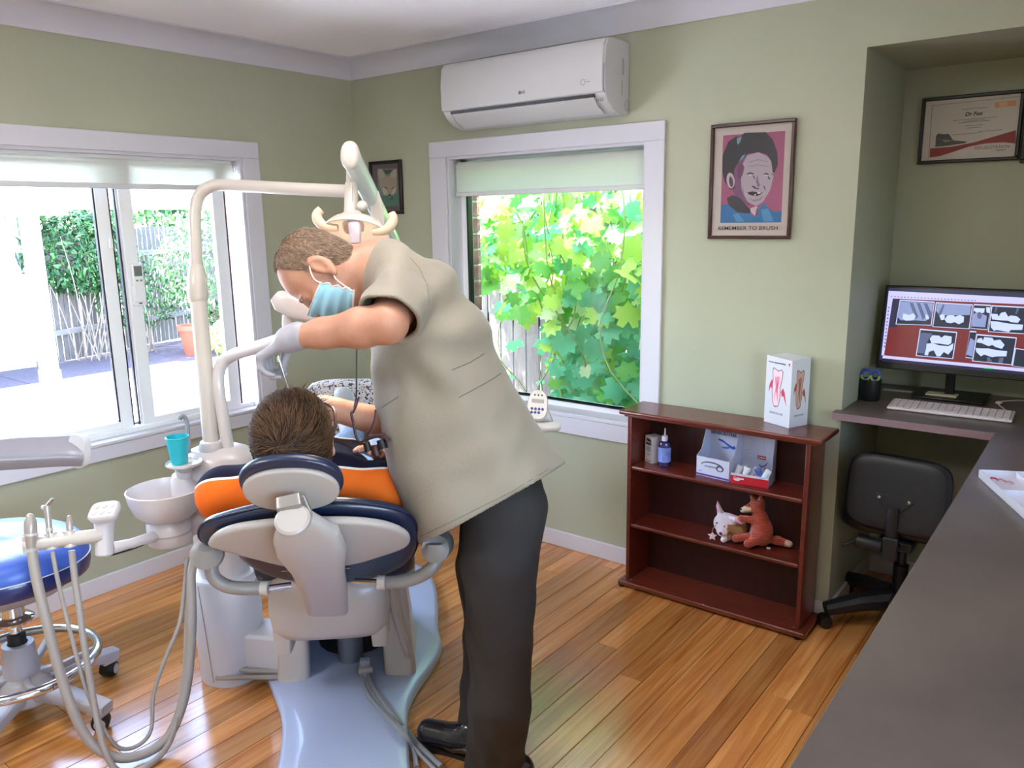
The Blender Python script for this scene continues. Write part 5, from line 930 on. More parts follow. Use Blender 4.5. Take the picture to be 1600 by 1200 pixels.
# ================================================================= people
def skinmat(name, c, c2, r=.5):
    m = mat(name, c, r, ns=18, col2=c2, bump=.15, bs=160, sss=.0); return m
m_skin = skinmat('skin', '#bf8e76', '#ae7862'); m_skin2 = skinmat('patient_skin', '#d8ab98', '#c8917e')
def A3(*v): return np.stack([np.array(x, float) for x in v], 1)
def sloft(g, st, k=.02, cut0=False, cut1=False):     # union of tapering elliptical tube through stations (centre, axis e1, a, b)
    for (c0, e0, a0, b0), (c1, e1, a1, b1) in zip(st, st[1:]):
        c0, c1, e0, e1 = [np.array(v, np.float32) for v in (c0, c1, e0, e1)]; r = max(a0, b0, a1, b1)+k+.03
        sl, P = g.win(np.minimum(c0, c1)-r, np.maximum(c0, c1)+r); ax = c1-c0; L = np.linalg.norm(ax); ax = ax/L
        t = np.clip(((P-c0)@ax)/L, 0, 1); C = c0+t[..., None]*(c1-c0); q = P-C; e = e0+(e1-e0)*t[..., None]; e = e-(e@ax)[..., None]*ax; e /= np.linalg.norm(e, axis=-1, keepdims=True)
        f = np.cross(ax, e); x = (q*e).sum(-1); y = (q*f).sum(-1); z = q@ax; a = a0+(a1-a0)*t; b = b0+(b1-b0)*t
        m = np.minimum(a, b); k0 = np.sqrt((x/a)**2+(y/b)**2+(z/m)**2); k1 = np.sqrt((x/a/a)**2+(y/b/b)**2+(z/m/m)**2)
        d = k0*(k0-1)/np.maximum(k1, 1e-4); g.put(d.astype(np.float32), sl, k)
def headparts(g, o, S, F, Uv, s=1, ears=True):
    o, S, F, Uv = [np.array(v, float) for v in (o, S, F, Uv)]; L = lambda x, y, z: o+(S*x+F*y+Uv*z)*s; M = np.stack([S, F, Uv], 1); E = lambda c, r, k=.02, op='u': g.ell(L(*c), np.array(r)*s, M, k*s, op)
    Cp = lambda a, b, ra, rb, k=.02, op='u': g.cap(L(*a), L(*b), ra*s, rb*s, k*s, op)
    E((0, -.015, .040), (.077, .098, .088), .03); E((0, .028, -.03), (.062, .064, .082), .03); E((0, .045, -.085), (.042, .042, .040), .03); Cp((0, .068, -.108), (0, .070, -.106), .018, .018, .02)
    Cp((-.034, .078, .020), (.034, .078, .020), .011, .011, .014); Cp((0, .086, .012), (0, .108, -.030), .009, .0135, .012); Cp((-.011, .098, -.034), (.011, .098, -.034), .009, .009, .008)
    for q in (-1, 1):
        E((q*.033, .090, .002), (.017, .010, .010), .008, 's'); E((q*.045, .060, -.022), (.022, .022, .018), .015); Cp((q*.030, .074, .0), (q*.034, .074, .0), .0125, .0125, .003)
        if ears:
            E((q*.082, -.014, -.002), (.011, .024, .038), .008); E((q*.094, -.010, .006), (.009, .015, .022), .004, 's'); E((q*.093, -.006, -.014), (.008, .009, .012), .004, 's'); Cp((q*.080, -.012, -.036), (q*.080, -.004, -.042), .010, .009, .006); Cp((q*.086, -.018, .018), (q*.087, -.026, -.008), .0035, .0035, .003)
    Cp((-.020, .088, -.062), (.020, .088, -.062), .006, .006, .006); Cp((-.018, .088, -.072), (.018, .088, -.072), .0065, .0065, .005); Cp((-.021, .096, -.067), (.021, .096, -.067), .0016, .0016, .003, 's')
    return L, M
def hand(g, w, Y, Z, X, s=1, curl=(55, 60, 35), spread=4, thumb=None, k=.006):     # w wrist, Y towards knuckles, Z back of hand, X thumb side
    w, Y, Z, X = [np.array(v, float) for v in (w, Y, Z, X)]; Y /= np.linalg.norm(Y); Z = Z-Y*(Z@Y); Z /= np.linalg.norm(Z); X = X-Y*(X@Y)-Z*(X@Z); X /= np.linalg.norm(X)
    L = lambda x, y, z: w+(X*x+Y*y+Z*z)*s
    for x0, x1, r0 in ((.022, .033, .014), (.008, .012, .0145), (-.006, -.010, .014), (-.018, -.030, .013)): g.cap(L(x0, .012, 0), L(x1, .084, 0), r0*s, .0125*s, .014*s)
    g.cap(L(.004, -.03, 0), L(.004, .01, 0), .026*s, .028*s, .02*s)
    for i, (bx_, by, ln) in enumerate(((.033, .088, (.043, .026, .021)), (.011, .093, (.047, .030, .022)), (-.011, .088, (.043, .028, .021)), (-.031, .078, (.034, .021, .019)))):
        p = L(bx_, by, 0); a = 0; cl = curl[i] if isinstance(curl[0], (tuple, list)) else curl; sp = R_(spread*(1.5-i))
        for j, (l_, c_) in enumerate(zip(ln, cl)):
            a += R_(c_); d = (Y*math.cos(a)-Z*math.sin(a))*math.cos(sp)+X*math.sin(sp)*math.cos(a); q = p+d*l_*s; g.cap(p, q, (.0098-.0009*j-(.001 if i == 3 else 0))*s, (.0088-.0009*j-(.001 if i == 3 else 0))*s, k*s); p = q
    th = thumb or [(.024, .022, -.006), (.045, .050, -.020), (.048, .078, -.034), (.040, .100, -.042)]
    for j in range(3): g.cap(L(*th[j]), L(*th[j+1]), (.0135, .0115, .0102)[j]*s, (.0115, .0102, .0085)[j]*s, k*1.5*s)
m_hairR = {}
def hairmat(name, c1, c2):
    m = bpy.data.materials.new(name); m.use_nodes = True; n = m.node_tree.nodes; l = m.node_tree.links; b = n['Principled BSDF']; g_ = n.new('ShaderNodeNewGeometry'); rp = n.new('ShaderNodeValToRGB'); rp.color_ramp.elements[0].color = lin(c1); rp.color_ramp.elements[1].color = lin(c2)
    l.new(g_.outputs['Random Per Island'], rp.inputs[0]); l.new(rp.outputs[0], b.inputs['Base Color']); b.inputs['Roughness'].default_value = .6; b.inputs['Specular IOR Level'].default_value = .25; return m
def strands(name, parent, mtl, pts, nrm, whorl, N, ln, lift, w_, swirl, seed, keep=lambda p: True, **kw):
    rnd = random.Random(seed); mb = MB(); idx = [rnd.randrange(len(pts)) for _ in range(N)]; whorl = Vector(whorl)
    for i in idx:
        p = Vector(pts[i]); n = Vector(nrm[i])
        if not keep(p): continue
        t = (p-whorl); t = (t-n*t.dot(n))
        if t.length < 1e-4: continue
        t.normalize(); t = (t+n.cross(t)*swirl+Vector((rnd.gauss(0, .22), rnd.gauss(0, .22), rnd.gauss(0, .22)))).normalized(); t = (t-n*t.dot(n)).normalized(); L_ = ln*rnd.uniform(.6, 1.3); path = []
        for j in range(4): u = j/3; path.append(p+t*L_*u+n*(lift*math.sin(u*2.6)-(L_*u)**2*5.0*.5))
        mb.tube(path, [w_, w_*.9, w_*.6, w_*.15], 3, cap=False)
    return obj(name, mb, mtl, parent, ang=180, kind='stuff', **kw)
# ---------------------------------------------------------------- patient
pat = thing('person', (1.45, -1.47, .5), 'person with short dark hair and orange and navy shirt lying back in the dental chair', 'person')
ph = at(462, 688, 2.10); pU = (-Fd*.55+U*.80).normalized(); pF = (Fd*.82+U*.55); pF = (pF-pU*pF.dot(pU)).normalized(); pS = pU.cross(pF)*-1
shL, shR = at(352, 772, 2.26), at(600, 764, 2.26); nk = (shL+shR)/2+U*.01; hipc = hip+U*.12
g = SDF((.70, -2.14, .45), (2.12, -.58, 1.24), .0055)
headL, headM = headparts(g, ph, pS, pF, pU, 1.10)
g.cap(headL(0, -.02, -.08), nk+U*.02, .060, .065, .03)
for s_ in (shL, shR): g.cap(nk, s_, .06, .055, .04)
ch = nk*.75+hipc*.25; wa = nk*.35+hipc*.65
sloft(g, [(nk, Rd, .15, .085), (ch, Rd, .16, .115), (wa, Rd, .145, .12), (hipc, Rd, .15, .10)], .04)
eL = shL+Fd*.22-Rd*.05-U*.10; eR = shR+Fd*.22+Rd*.05-U*.10; hL = hipc-Rd*.05-Fd*.12+U*.15; hR = at(615, 738, 2.42)
for s_, e_, h_ in ((shL, eL, hL), (shR, eR, hR)):
    g.cap(s_, e_, .050, .042, .02); g.cap(e_, h_, .040, .028, .012)
    dY = (Vector(h_)-Vector(e_)).normalized(); hand(g, h_, dY, U, (Fd if s_ is shL else Fd), 1.0, (20, 25, 15))
kn_ = [hipc+Rd*s_*.10+Fd*.42+U*.06 for s_ in (-1, 1)]; an = [Vector((.88, -.79, .655))+Rd*s_*.075 for s_ in (-1, 1)]
for s_, k_, a_ in zip((-1, 1), kn_, an): g.cap(hipc+Rd*s_*.09, k_, .085, .06, .03); g.cap(k_, a_, .055, .036, .02)
sdfobj('body', g, m_skin2, pat)
# shirt: orange back, navy yoke, white piping between
m_shirt = bpy.data.materials.new('two_tone_shirt'); m_shirt.use_nodes = True; n = m_shirt.node_tree.nodes; l = m_shirt.node_tree.links; b = n['Principled BSDF']; b.inputs['Roughness'].default_value = .9; b.inputs['Specular IOR Level'].default_value = .2
at_n = n.new('ShaderNodeAttribute'); at_n.attribute_name = 'yoke'; rp = n.new('ShaderNodeValToRGB'); rp.color_ramp.interpolation = 'CONSTANT'; e = rp.color_ramp.elements; e[0].color = lin('#e2681f'); e[1].position = .5; e[1].color = lin('#eadfd4'); k_ = e.new(.521); k_.color = lin('#0e0f28')
l.new(at_n.outputs['Fac'], rp.inputs[0]); l.new(rp.outputs[0], b.inputs['Base Color'])
g = SDF((1.20, -2.14, .48), (2.14, -1.28, 1.08), .005)
for s_ in (shL, shR): g.cap(nk-U*.0, s_, .075, .072, .06)
sloft(g, [(nk, Rd, .19, .105), (ch, Rd, .19, .165), (wa, Rd, .18, .185), (hipc, Rd, .17, .14)], .05)
for s_, e_ in ((shL, eL), (shR, eR)): g.cap(s_, s_+(e_-s_)*.75, .070, .060, .04)
g.cap(headL(0, -.02, -.10), nk+U*.05, .058, .058, .01, 's')
yq = shR-nb_*.017
sdfobj('shirt', g, m_shirt, pat, vattr={'yoke': lambda V: .5+((np.array(yq)-V)@np.array(nb_)-.0)*3.0})
m_jean = mat('blue_jeans', '#8597b4', .85, nz=.2, ns=25, bump=.5, bs=90)
g = SDF((.72, -1.72, .46), (1.75, -.62, .98), .006)
for s_, k_, a_ in zip((-1, 1), kn_, an): g.cap(hipc+Rd*s_*.09, k_, .102, .078, .03); g.cap(k_, a_, .074, .058, .02)
g.cap(hipc-Rd*.08, hipc+Rd*.08, .12, .12, .03)
sdfobj('jeans', g, m_jean, pat)
m_shoe = mat('grey_sneaker', '#a9adb0', .6); m_sole = mat('white_sole', '#e4e4e8', .5)
for s_, a_ in zip((-1, 1), an):
    up_ = (U*.95+Fd*.25+Rd*s_*.22).normalized(); fwd = (Fd-up_*Fd.dot(up_)).normalized(); g = SDF(a_-Vector((.22, .22, .12)), a_+Vector((.22, .22, .28)), .005)
    g.cap(a_+Fd*.03, a_+Fd*.05+up_*.08, .047, .045, .02); g.cap(a_+Fd*.055+up_*.04, a_+Fd*.06+up_*.19, .044, .040, .02)
    sh_ = sdfobj('shoe', g, m_shoe, pat); c = a_+Fd*.092+up_*.075
    rr = cr_([c+up_*y+Rd*x for x, y in ((0, -.12), (.034, -.10), (.038, 0), (.046, .09), (.03, .155), (0, .168), (-.03, .155), (-.046, .09), (-.038, 0), (-.034, -.10))], 4)
    padring('sole', rr, Fd, -.016, .018, m_sole, sh_, .15)
# bib
m_bib = mat('white_bib', '#e6dcdc', .8, bump=.3, bs=40); bf = -nb_
def onbody(u, v, d): return nk+Rd*u+(hipc-nk)*v+bf*d
rows = []
for i in range(10):
    v = .02+i*.075; rows.append([onbody(.17*x, v, .185+.050*math.sin(min(1, v*1.6)*1.57)-.45*(.17*x)**2*3.2+.004*math.sin(9*x+5*v)) for x in [j/8-1 for j in range(17)]])
mb = MB(); vs = [p for r in rows for p in r]; fs = [(i*17+j, i*17+j+1, (i+1)*17+j+1, (i+1)*17+j) for i in range(9) for j in range(16)]; mb.add(vs, fs)
bo = obj('bib', mb, m_bib, pat); md = bo.modifiers.new('thickness', 'SOLIDIFY'); md.thickness = .003
# collar
obj('collar', MB().tube([nk+U*.055+Rd*.075*math.cos(a)+(-nb_*.06)*math.sin(a)-nb_*.01+yb*.03 for a in [i*math.pi/10 for i in range(21)]], .014, 10), mat('orange_collar', '#d5602a', .8), pat)
# hair
g = SDF(ph-Vector((.16,)*3), ph+Vector((.16,)*3), .004)
M = headM; s8 = 1.12; g.ell(headL(0, -.020, .047), np.array((.084, .104, .093))*s8, M, .02); g.ell(headL(0, -.055, -.015), np.array((.074, .062, .072))*s8, M, .03)
g.ell(headL(0, .095, -.03), np.array((.085, .070, .085))*s8, M, .01, 's'); g.ell(headL(0, .12, .02), np.array((.06, .06, .05))*s8, M, .01, 's')
for q in (-1, 1): g.ell(headL(q*.085, .005, -.025), np.array((.02, .030, .040))*s8, M, .008, 's')
m_hr = hairmat('dark_brown_hair', '#140e0b', '#73533a'); m_scalp = mat('hair_undercoat', '#2b1e1a', .6, ns=30, col2='#4d3428')
ho = sdfobj('hair', g, m_scalp, pat)
hv = [v.co.copy() for v in ho.data.vertices]; hn = [v.normal.copy() for v in ho.data.vertices]
wh = headL(-.01, -.085, .085); ctr = Vector(headL(0, -.02, .03))
o = [(p, q) for p, q in zip(hv, hn) if (p-ctr).dot(q) > .03]
strands('hair_strands', ho, m_hr, [a for a, b in o], [b for a, b in o], wh, 7500, .046, .010, .0010, .55, 3)
# safety glasses
m_gl = mat('dark_red_frame_plastic', '#2a1114', .3); gl = []
for q in (-1, 1): gl.append([Vector(headL(q*.090, -.005, .012)), Vector(headL(q*.092, .03, .014)), Vector(headL(q*.085, .085, .012)), Vector(headL(q*.06, .112, .006))])
mb = MB(); mb.tube(smoothpath(gl[0], 4), .0035, 8); mb.tube(smoothpath(gl[1], 4), .0035, 8); mb.tube(smoothpath([gl[0][3], Vector(headL(0, .125, .008)), gl[1][3]], 4), .003, 8); obj('safety_glasses', mb, m_gl, pat)
# patterned cushion under the feet
m_flor = bpy.data.materials.new('floral_fabric'); m_flor.use_nodes = True; n = m_flor.node_tree.nodes; l = m_flor.node_tree.links; b = n['Principled BSDF']; b.inputs['Roughness'].default_value = .9
tc = n.new('ShaderNodeTexCoord'); v = n.new('ShaderNodeTexVoronoi'); v.feature = 'SMOOTH_F1'; v.inputs['Scale'].default_value = 26; t = n.new('ShaderNodeTexNoise'); t.inputs['Scale'].default_value = 30; mx = n.new('ShaderNodeMixRGB'); mx.inputs[0].default_value = .12; l.new(tc.outputs['Object'], mx.inputs[1]); l.new(tc.outputs['Object'], t.inputs[0]); l.new(t.outputs['Color'], mx.inputs[2]); l.new(mx.outputs[0], v.inputs['Vector'])
rp = n.new('ShaderNodeValToRGB'); rp.color_ramp.interpolation = 'CONSTANT'; e = rp.color_ramp.elements; e[0].color = lin('#26242a'); e[1].position = .2; e[1].color = lin('#c9c4c4'); k_ = e.new(.46); k_.color = lin('#4a464c'); k2 = e.new(.53); k2.color = lin('#c9c4c4'); l.new(v.outputs['Distance'], rp.inputs[0]); l.new(rp.outputs[0], b.inputs['Base Color'])
cu_ = thing('foot_cushion', (.72, -.62, .63), 'black and white floral cushion propped behind the grey sneakers', 'cushion'); fcv = Vector((.76, -.66, .755)); 
rr = cr_([fcv+Rd*x+U*y for x, y in ((-.26, -.12), (0, -.13), (.26, -.12), (.28, 0), (.26, .125), (0, .135), (-.26, .125), (-.28, 0))], 4); padring('cushion_cover', rr, -Fd, -.05, .045, m_flor, cu_, .3)
# ---------------------------------------------------------------- dentist
doc = thing('person', (2.12, -1.50, 0), 'person in a cream tunic, dark trousers and blue face mask bending over the patient', 'person')
dh = at(503, 430, 2.16); dF = (-U*.90-cr*.28-cfw*.27).normalized(); dU = (-cr*.93+U*.26-cfw*.05); dU = (dU-dF*dU.dot(dF)).normalized(); dS = dU.cross(dF); dS = dS if dS.dot(cfw) < 0 else -dS   # dS points to the camera side
shN, shF = at(630, 452, 2.08), at(618, 432, 2.36); dn = at(588, 420, 2.2)
elN, wrN = at(606, 506, 1.90), at(462, 527, 1.97)
elF, wrF = at(655, 675, 2.32), at(508, 636, 2.22)
hpN, hpF = at(790, 790, 2.22), at(780, 775, 2.38)
spine = [dn, at(640, 500, 2.22), at(700, 610, 2.25), at(770, 740, 2.28)]
g = SDF((1.50, -2.02, .0), (2.42, -1.10, 1.66), .0055)
DL, DM = headparts(g, dh, dS, dF, dU, .97)
g.cap(DL(0, -.035, -.06), dn, .058, .062, .03)
g.cap(dn, shN, .055, .055, .03); g.cap(dn, shF, .055, .055, .03)
sloft(g, [(spine[0], cr, .07, .07), (spine[1], cr, .10, .14), (spine[2], cr, .10, .13), (spine[3], cr, .11, .13)], .04)
g.chain([shN, shN*.45+elN*.55, elN], [.055, .050, .046], .02); g.chain([elN, elN*.72+wrN*.28, elN*.3+wrN*.7, wrN], [.045, .0475, .036, .029], .02)
g.chain([shF, shF*.5+elF*.5, elF], [.055, .048, .044], .02); g.chain([elF, elF*.7+wrF*.3, wrF], [.045, .046, .031], .02)
Yf = (wrF-elF).normalized(); hand(g, wrF, Yf-U*.1, U, cfw*-1, 1.0, (35, 40, 25))
Yn = (at(414, 552, 1.99)-at(456, 526, 1.97)).normalized(); Zn = (-cr*.45+U*.85).normalized()
kN, kF = at(782, 1000, 2.23), at(765, 995, 2.42); aN = Vector((2.165, -1.525, .09)); aF = at(752, 1128, 2.46)
for h_, k_, a_ in ((hpN, kN, aN), (hpF, kF, aF)): g.cap(h_, k_, .085, .055, .02); g.cap(k_, a_, .052, .036, .02)
sdfobj('body', g, m_skin, doc)
# gloved near hand
m_glove = mat('grey_nitrile', '#9b98a2', .5, bump=.35, bs=70)
g = SDF(wrN-Vector((.2, .2, .2)), wrN+Vector((.14, .14, .12)), .003)
w0 = at(452, 530, 1.965); g.cap(wrN+(elN-wrN)*.03, w0, .0345, .032, .015)
hand(g, w0, Yn, Zn, cfw, .92, ((62, 55, 30), (66, 62, 30), (60, 58, 30), (50, 55, 30)), 3, thumb=[(.020, .02, -.008), (.036, .045, -.026), (.030, .070, -.048), (.016, .085, -.064)])
sdfobj('glove', g, m_glove, doc)
g = SDF(wrF-Vector((.2, .2, .2)), wrF+Vector((.14, .14, .14)), .004); hand(g, wrF, Yf-U*.1, U, cfw*-1, 1.07, (35, 40, 25)); sdfobj('glove', g, m_glove, doc)
mir = thing('dental_mirror', at(447, 575, 1.99), 'steel dental instrument held in the grey gloved hand', 'dental instrument')
obj('handle', MB().tube([at(434, 556, 1.975), at(440, 575, 1.98), at(450, 606, 2.0)], [.0028, .0028, .0022], 10), m_steel, mir); obj('grip_ring', MB().tube([at(434, 558, 1.972), at(436, 565, 1.974)], .0045, 10), m_white2, mir)
# hair, short and receding
g = SDF(dh-Vector((.17,)*3), dh+Vector((.17,)*3), .0035)
g.ell(DL(0, -.019, .045), np.array((.079, .100, .090))*.97, DM, .02); g.ell(DL(0, -.055, -.02), np.array((.068, .055, .07))*.97, DM, .03)
g.ell(DL(0, .088, .020), np.array((.100, .102, .125))*.97, DM, .008, 's')
for q in (-1, 1): g.ell(DL(q*.085, .0, -.018), np.array((.03, .030, .034))*.97, DM, .008, 's'); g.ell(DL(q*.085, .055, -.03), np.array((.04, .05, .06))*.97, DM, .01, 's')
m_hd = mat('short_brown_hair', '#7a5c46', .7, ns=60, col2='#9a7d68', bump=.8, bs=300)
hd_o = sdfobj('hair', g, m_hd, doc); hv = [v.co.copy() for v in hd_o.data.vertices]; hn = [v.normal.copy() for v in hd_o.data.vertices]; ctr = Vector(DL(0, -.02, .03))
o = [(p, q) for p, q in zip(hv, hn) if (p-ctr).dot(q) > .03]
strands('hair_stubble', hd_o, hairmat('brown_grey_stubble', '#4a3527', '#a58f7e'), [a for a, b in o], [b for a, b in o], DL(0, -.05, .13), 5000, .012, .003, .0006, .2, 5)
# eye, brow
for q in ((1,) if dS.dot(cfw) < 0 else (1,)): obj('eyebrow', MB().tube(smoothpath([Vector(DL(q*.018, .092, .024)), Vector(DL(q*.035, .092, .030)), Vector(DL(q*.052, .080, .024))], 4), .0024, 6), m_hd, doc); obj('eye_lashes', MB().tube([Vector(DL(q*.022, .088, -.003)), Vector(DL(q*.033, .090, -.006)), Vector(DL(q*.045, .084, -.003))], .0018, 5), m_black, doc)
# mask
m_mask = mat('blue_mask', '#9ed3ec', .75, bump=.2, bs=120); m_mw = mat('mask_white_edge', '#e2e6ea', .7)
def maskpt(u, v):   # u -1..1 across, v 0..1 from nose to under chin
    a = u*1.30; r = .086-.010*abs(v-.5)+.002; y = r*math.cos(a)*(1.42-.30*v)+.004*math.sin(v*22); x = r*math.sin(a)*.98; z = .002-.128*v+(.018*abs(u)*(1-v*2)*-1 if v < .5 else .02*abs(u)*(v-.5)*2)
    return Vector(DL(x, y, z))
def grid(fn, nu, nv): return MB().add([fn(-1+2*i/nu, j/nv) for j in range(nv+1) for i in range(nu+1)], [(j*(nu+1)+i, j*(nu+1)+i+1, (j+1)*(nu+1)+i+1, (j+1)*(nu+1)+i) for j in range(nv) for i in range(nu)])
mk = obj('face_mask', grid(maskpt, 24, 30), m_mask, doc); md = mk.modifiers.new('t', 'SOLIDIFY'); md.thickness = .002
ed = [maskpt(-1+2*i/24, 0) for i in range(25)]+[maskpt(1, j/12) for j in range(1, 13)]+[maskpt(1-2*i/24, 1) for i in range(1, 25)]+[maskpt(-1, 1-j/12) for j in range(1, 12)]; obj('mask_edge', MB().tube(ed+[ed[0]], .0035, 6, flat=.4), m_mw, mk)
for q in (-1, 1):
    obj('ear_loop', MB().tube(smoothpath([maskpt(q, .03), Vector(DL(q*.086, .028, .004)), Vector(DL(q*.083, -.004, .026)), Vector(DL(q*.082, -.024, .012)), Vector(DL(q*.080, -.020, -.034)), Vector(DL(q*.082, .010, -.05)), maskpt(q, .97)], 5), .0017, 6), m_mw, mk)
# trousers
m_tro = mat('charcoal_trousers', '#2d2a29', .8, bump=.3, bs=200, nz=.08, ns=10)
g = SDF((1.80, -1.78, .04), (2.42, -1.12, 1.12), .006)
top = at(770, 735, 2.30)
st = lambda c, a, b: (c, cr, a, b)
sloft(g, [st(hpN, .118, .098), st(at(780, 880, 2.22), .107, .092), st(kN, .090, .082), st(at(781, 1100, 2.22), .084, .078), st(Vector((2.165, -1.52, .055)), .088, .082)], .02)
sloft(g, [st(hpF, .110, .095), st(at(764, 880, 2.38), .095, .088), st(kF, .076, .074), st(at(757, 1075, 2.44), .072, .068), st(at(754, 1162, 2.44), .078, .074)], .02)
sloft(g, [st(top, .13, .15), st((hpN+hpF)/2, .125, .15)], .03)
X, Y, Z = np.meshgrid(*[g.lo[i]+g.h*np.arange(g.n[i], dtype=np.float32) for i in range(3)], indexing='ij'); uu = X*cr.x+Y*cr.y
g.g += (.0045*np.sin(34*Z+5*np.sin(uu*17)+18*uu)*(.35+.65*np.exp(-((Z-.48)/.14)**2)+.8*np.exp(-((Z-.12)/.1)**2))*np.sin(uu*11+Z*5+1)).astype(np.float32)
sdfobj('trousers', g, m_tro, doc)
# shoes
m_ls = mat('black_leather', '#141522', .22, coat=.5)
toe = Vector((1.845, -1.515, .045)); heel = Vector((2.085, -1.455, .045)); dd = (toe-heel).normalized(); sd_ = dd.cross(U)
def shoe(tp_, hl):
    dd = (tp_-hl).normalized(); g = SDF(Vector((min(tp_.x, hl.x)-.1, min(tp_.y, hl.y)-.1, -.01)), Vector((max(tp_.x, hl.x)+.1, max(tp_.y, hl.y)+.1, .16)), .004)
    g.cap(tp_-dd*.045-U*.004, hl+dd*.11, .038, .042, .02); g.cap(hl+dd*.10, hl+dd*.02, .042, .040, .02); g.cap(hl+dd*.05+U*.02, hl+dd*.06+U*.04, .040, .034, .03)
    lo_ = g.lo[2]; Z = (lo_+g.h*np.arange(g.n[2], dtype=np.float32)); g.g = np.maximum(g.g, (.012-Z)[None, None, :]); o = sdfobj('shoe', g, m_ls, doc)
    sd_ = dd.cross(U); L_ = (tp_-hl).length; prof = cr_([Vector((hl.x, hl.y, 0))+dd*y+sd_*x for x, y in ((0, -.022), (.034, -.008), (.040, .05), (.038, .12), (.044, L_-.06), (.03, L_-.015), (0, L_-.003), (-.03, L_-.015), (-.042, L_-.06), (-.036, .12), (-.038, .05), (-.034, -.008))], 4)
    obj('outsole', MB().loft([[p+U*z for p in prof] for z in (.0, .014)]), m_black, o)
shoe(toe, heel); shoe(Vector((2.115, -1.69, .045)), Vector((2.235, -1.46, .045)))
# tunic: one shell, open at hem and sleeves
m_coat = mat('cream_tunic_cloth', '#8a8173', .75, bump=.25, bs=90, sheen=.15)
g = SDF((1.62, -2.06, .68), (2.52, -1.02, 1.62), .0055)
ta = (at(775, 790, 2.25)-at(600, 425, 2.2)).normalized(); e1 = (cr-ta*cr.dot(ta)).normalized()
st = lambda x, y, D, a, b: (at(x, y, D), e1, a, b)
sloft(g, [st(612, 428, 2.19, .070, .12), st(650, 470, 2.20, .118, .180), st(676, 550, 2.21, .160, .190), st(700, 640, 2.23, .186, .190), st(732, 715, 2.25, .208, .198), st(772, 790, 2.27, .232, .208), st(802, 850, 2.28, .25, .215)], .05)
g.cap(at(604, 424, 2.2), at(625, 436, 2.10), .072, .078, .04); g.cap(at(604, 424, 2.2), at(612, 425, 2.34), .066, .07, .04)
sloft(g, [(at(632, 442, 2.10), cr, .075, .075), (at(618, 478, 1.99), cr, .076, .076), (at(602, 508, 1.895), cr, .082, .080)], .03)      # near sleeve
sloft(g, [(shF, cr, .07, .07), (shF*.4+elF*.6, cr, .075, .07), (elF, cr, .07, .07)], .03)
# drapery
def fold(a, b_, r0, r1, op='u', k=.03): g.cap(at(*a), at(*b_), r0, r1, k, op)
for a, b_, r0, r1, op in (((600, 435, 2.02), (655, 445, 2.0), .010, .005, 'u'), ((585, 455, 2.0), (640, 470, 1.98), .007, .004, 's')): fold(a, b_, r0, r1, op)
X, Y, Z = np.meshgrid(*[g.lo[i]+g.h*np.arange(g.n[i], dtype=np.float32) for i in range(3)], indexing='ij')
A0 = at(628, 520, 2.1); au = (X-A0.x)*e1.x+(Y-A0.y)*e1.y+(Z-A0.z)*e1.z; av = (X-A0.x)*ta.x+(Y-A0.y)*ta.y+(Z-A0.z)*ta.z; rr_ = np.sqrt(au*au+av*av); th_ = np.arctan2(av, au)
sm = lambda x, a, b: np.clip((x-a)/(b-a), 0, 1)**2*(3-2*np.clip((x-a)/(b-a), 0, 1))
cwx = (X-A0.x)*cfw.x+(Y-A0.y)*cfw.y+(Z-A0.z)*cfw.z
gi = g.g+(.0062*np.sin(8*th_+2.2*np.sin(rr_*9)+7*cwx)*sm(rr_, .05, .16)*(1-.75*sm(rr_, .22, .42))+.0075*np.sin(au*26+cwx*9+2*np.sin(av*5))*sm(av, .22, .45)+.002*np.sin(av*60+au*25)*np.sin(au*31)*sm(rr_, .03, .1)).astype(np.float32)
del au, av, rr_, th_, cwx
def plane(p, n): n = Vector(n).normalized(); return (X-p.x)*n.x+(Y-p.y)*n.y+(Z-p.z)*n.z
# hem plane through three seen hem points
h1, h2 = at(660, 851, 2.10), at(888, 722, 2.22); hn_ = (h2-h1).cross((cfw-U*.10)).normalized(); hn_ = hn_ if hn_.dot(ta) > 0 else -hn_
hem = plane(h1, hn_)
sn = (elN-shN).normalized(); sp_ = at(605, 497, 1.93); slv = plane(sp_, (sn*.75-U*.45-cr*.20)); near = plane(at(620, 470, 1.985), -cfw)   # only cut the sleeve in front of the torso
sleeve_cut = np.minimum(slv, near)
neck = np.full_like(gi, -1); 
P_ = np.stack([X, Y, Z], -1); a_ = np.array(DL(0, -.03, -.05), np.float32); b_ = np.array(dn, np.float32); ab = b_-a_; t = np.clip(((P_-a_)@ab)/(ab@ab), 0, 1); dneck = np.linalg.norm(P_-a_-t[..., None]*ab, axis=-1)-.066
shell = np.maximum(gi, -(gi+.010)); shell = np.maximum(shell, hem); shell = np.maximum(shell, sleeve_cut); shell = np.maximum(shell, -dneck)
g.g = shell.astype(np.float32); del P_, X, Y, Z
coat = sdfobj('tunic', g, m_coat, doc)
m_seam_crease = mat('tunic_seam_crease', '#6f6a5f', .9)  # darker lines for real seams and for the shade in two creases
from mathutils.bvhtree import BVHTree
bv = BVHTree.FromPolygons([v.co for v in coat.data.vertices], [p.vertices for p in coat.data.polygons])
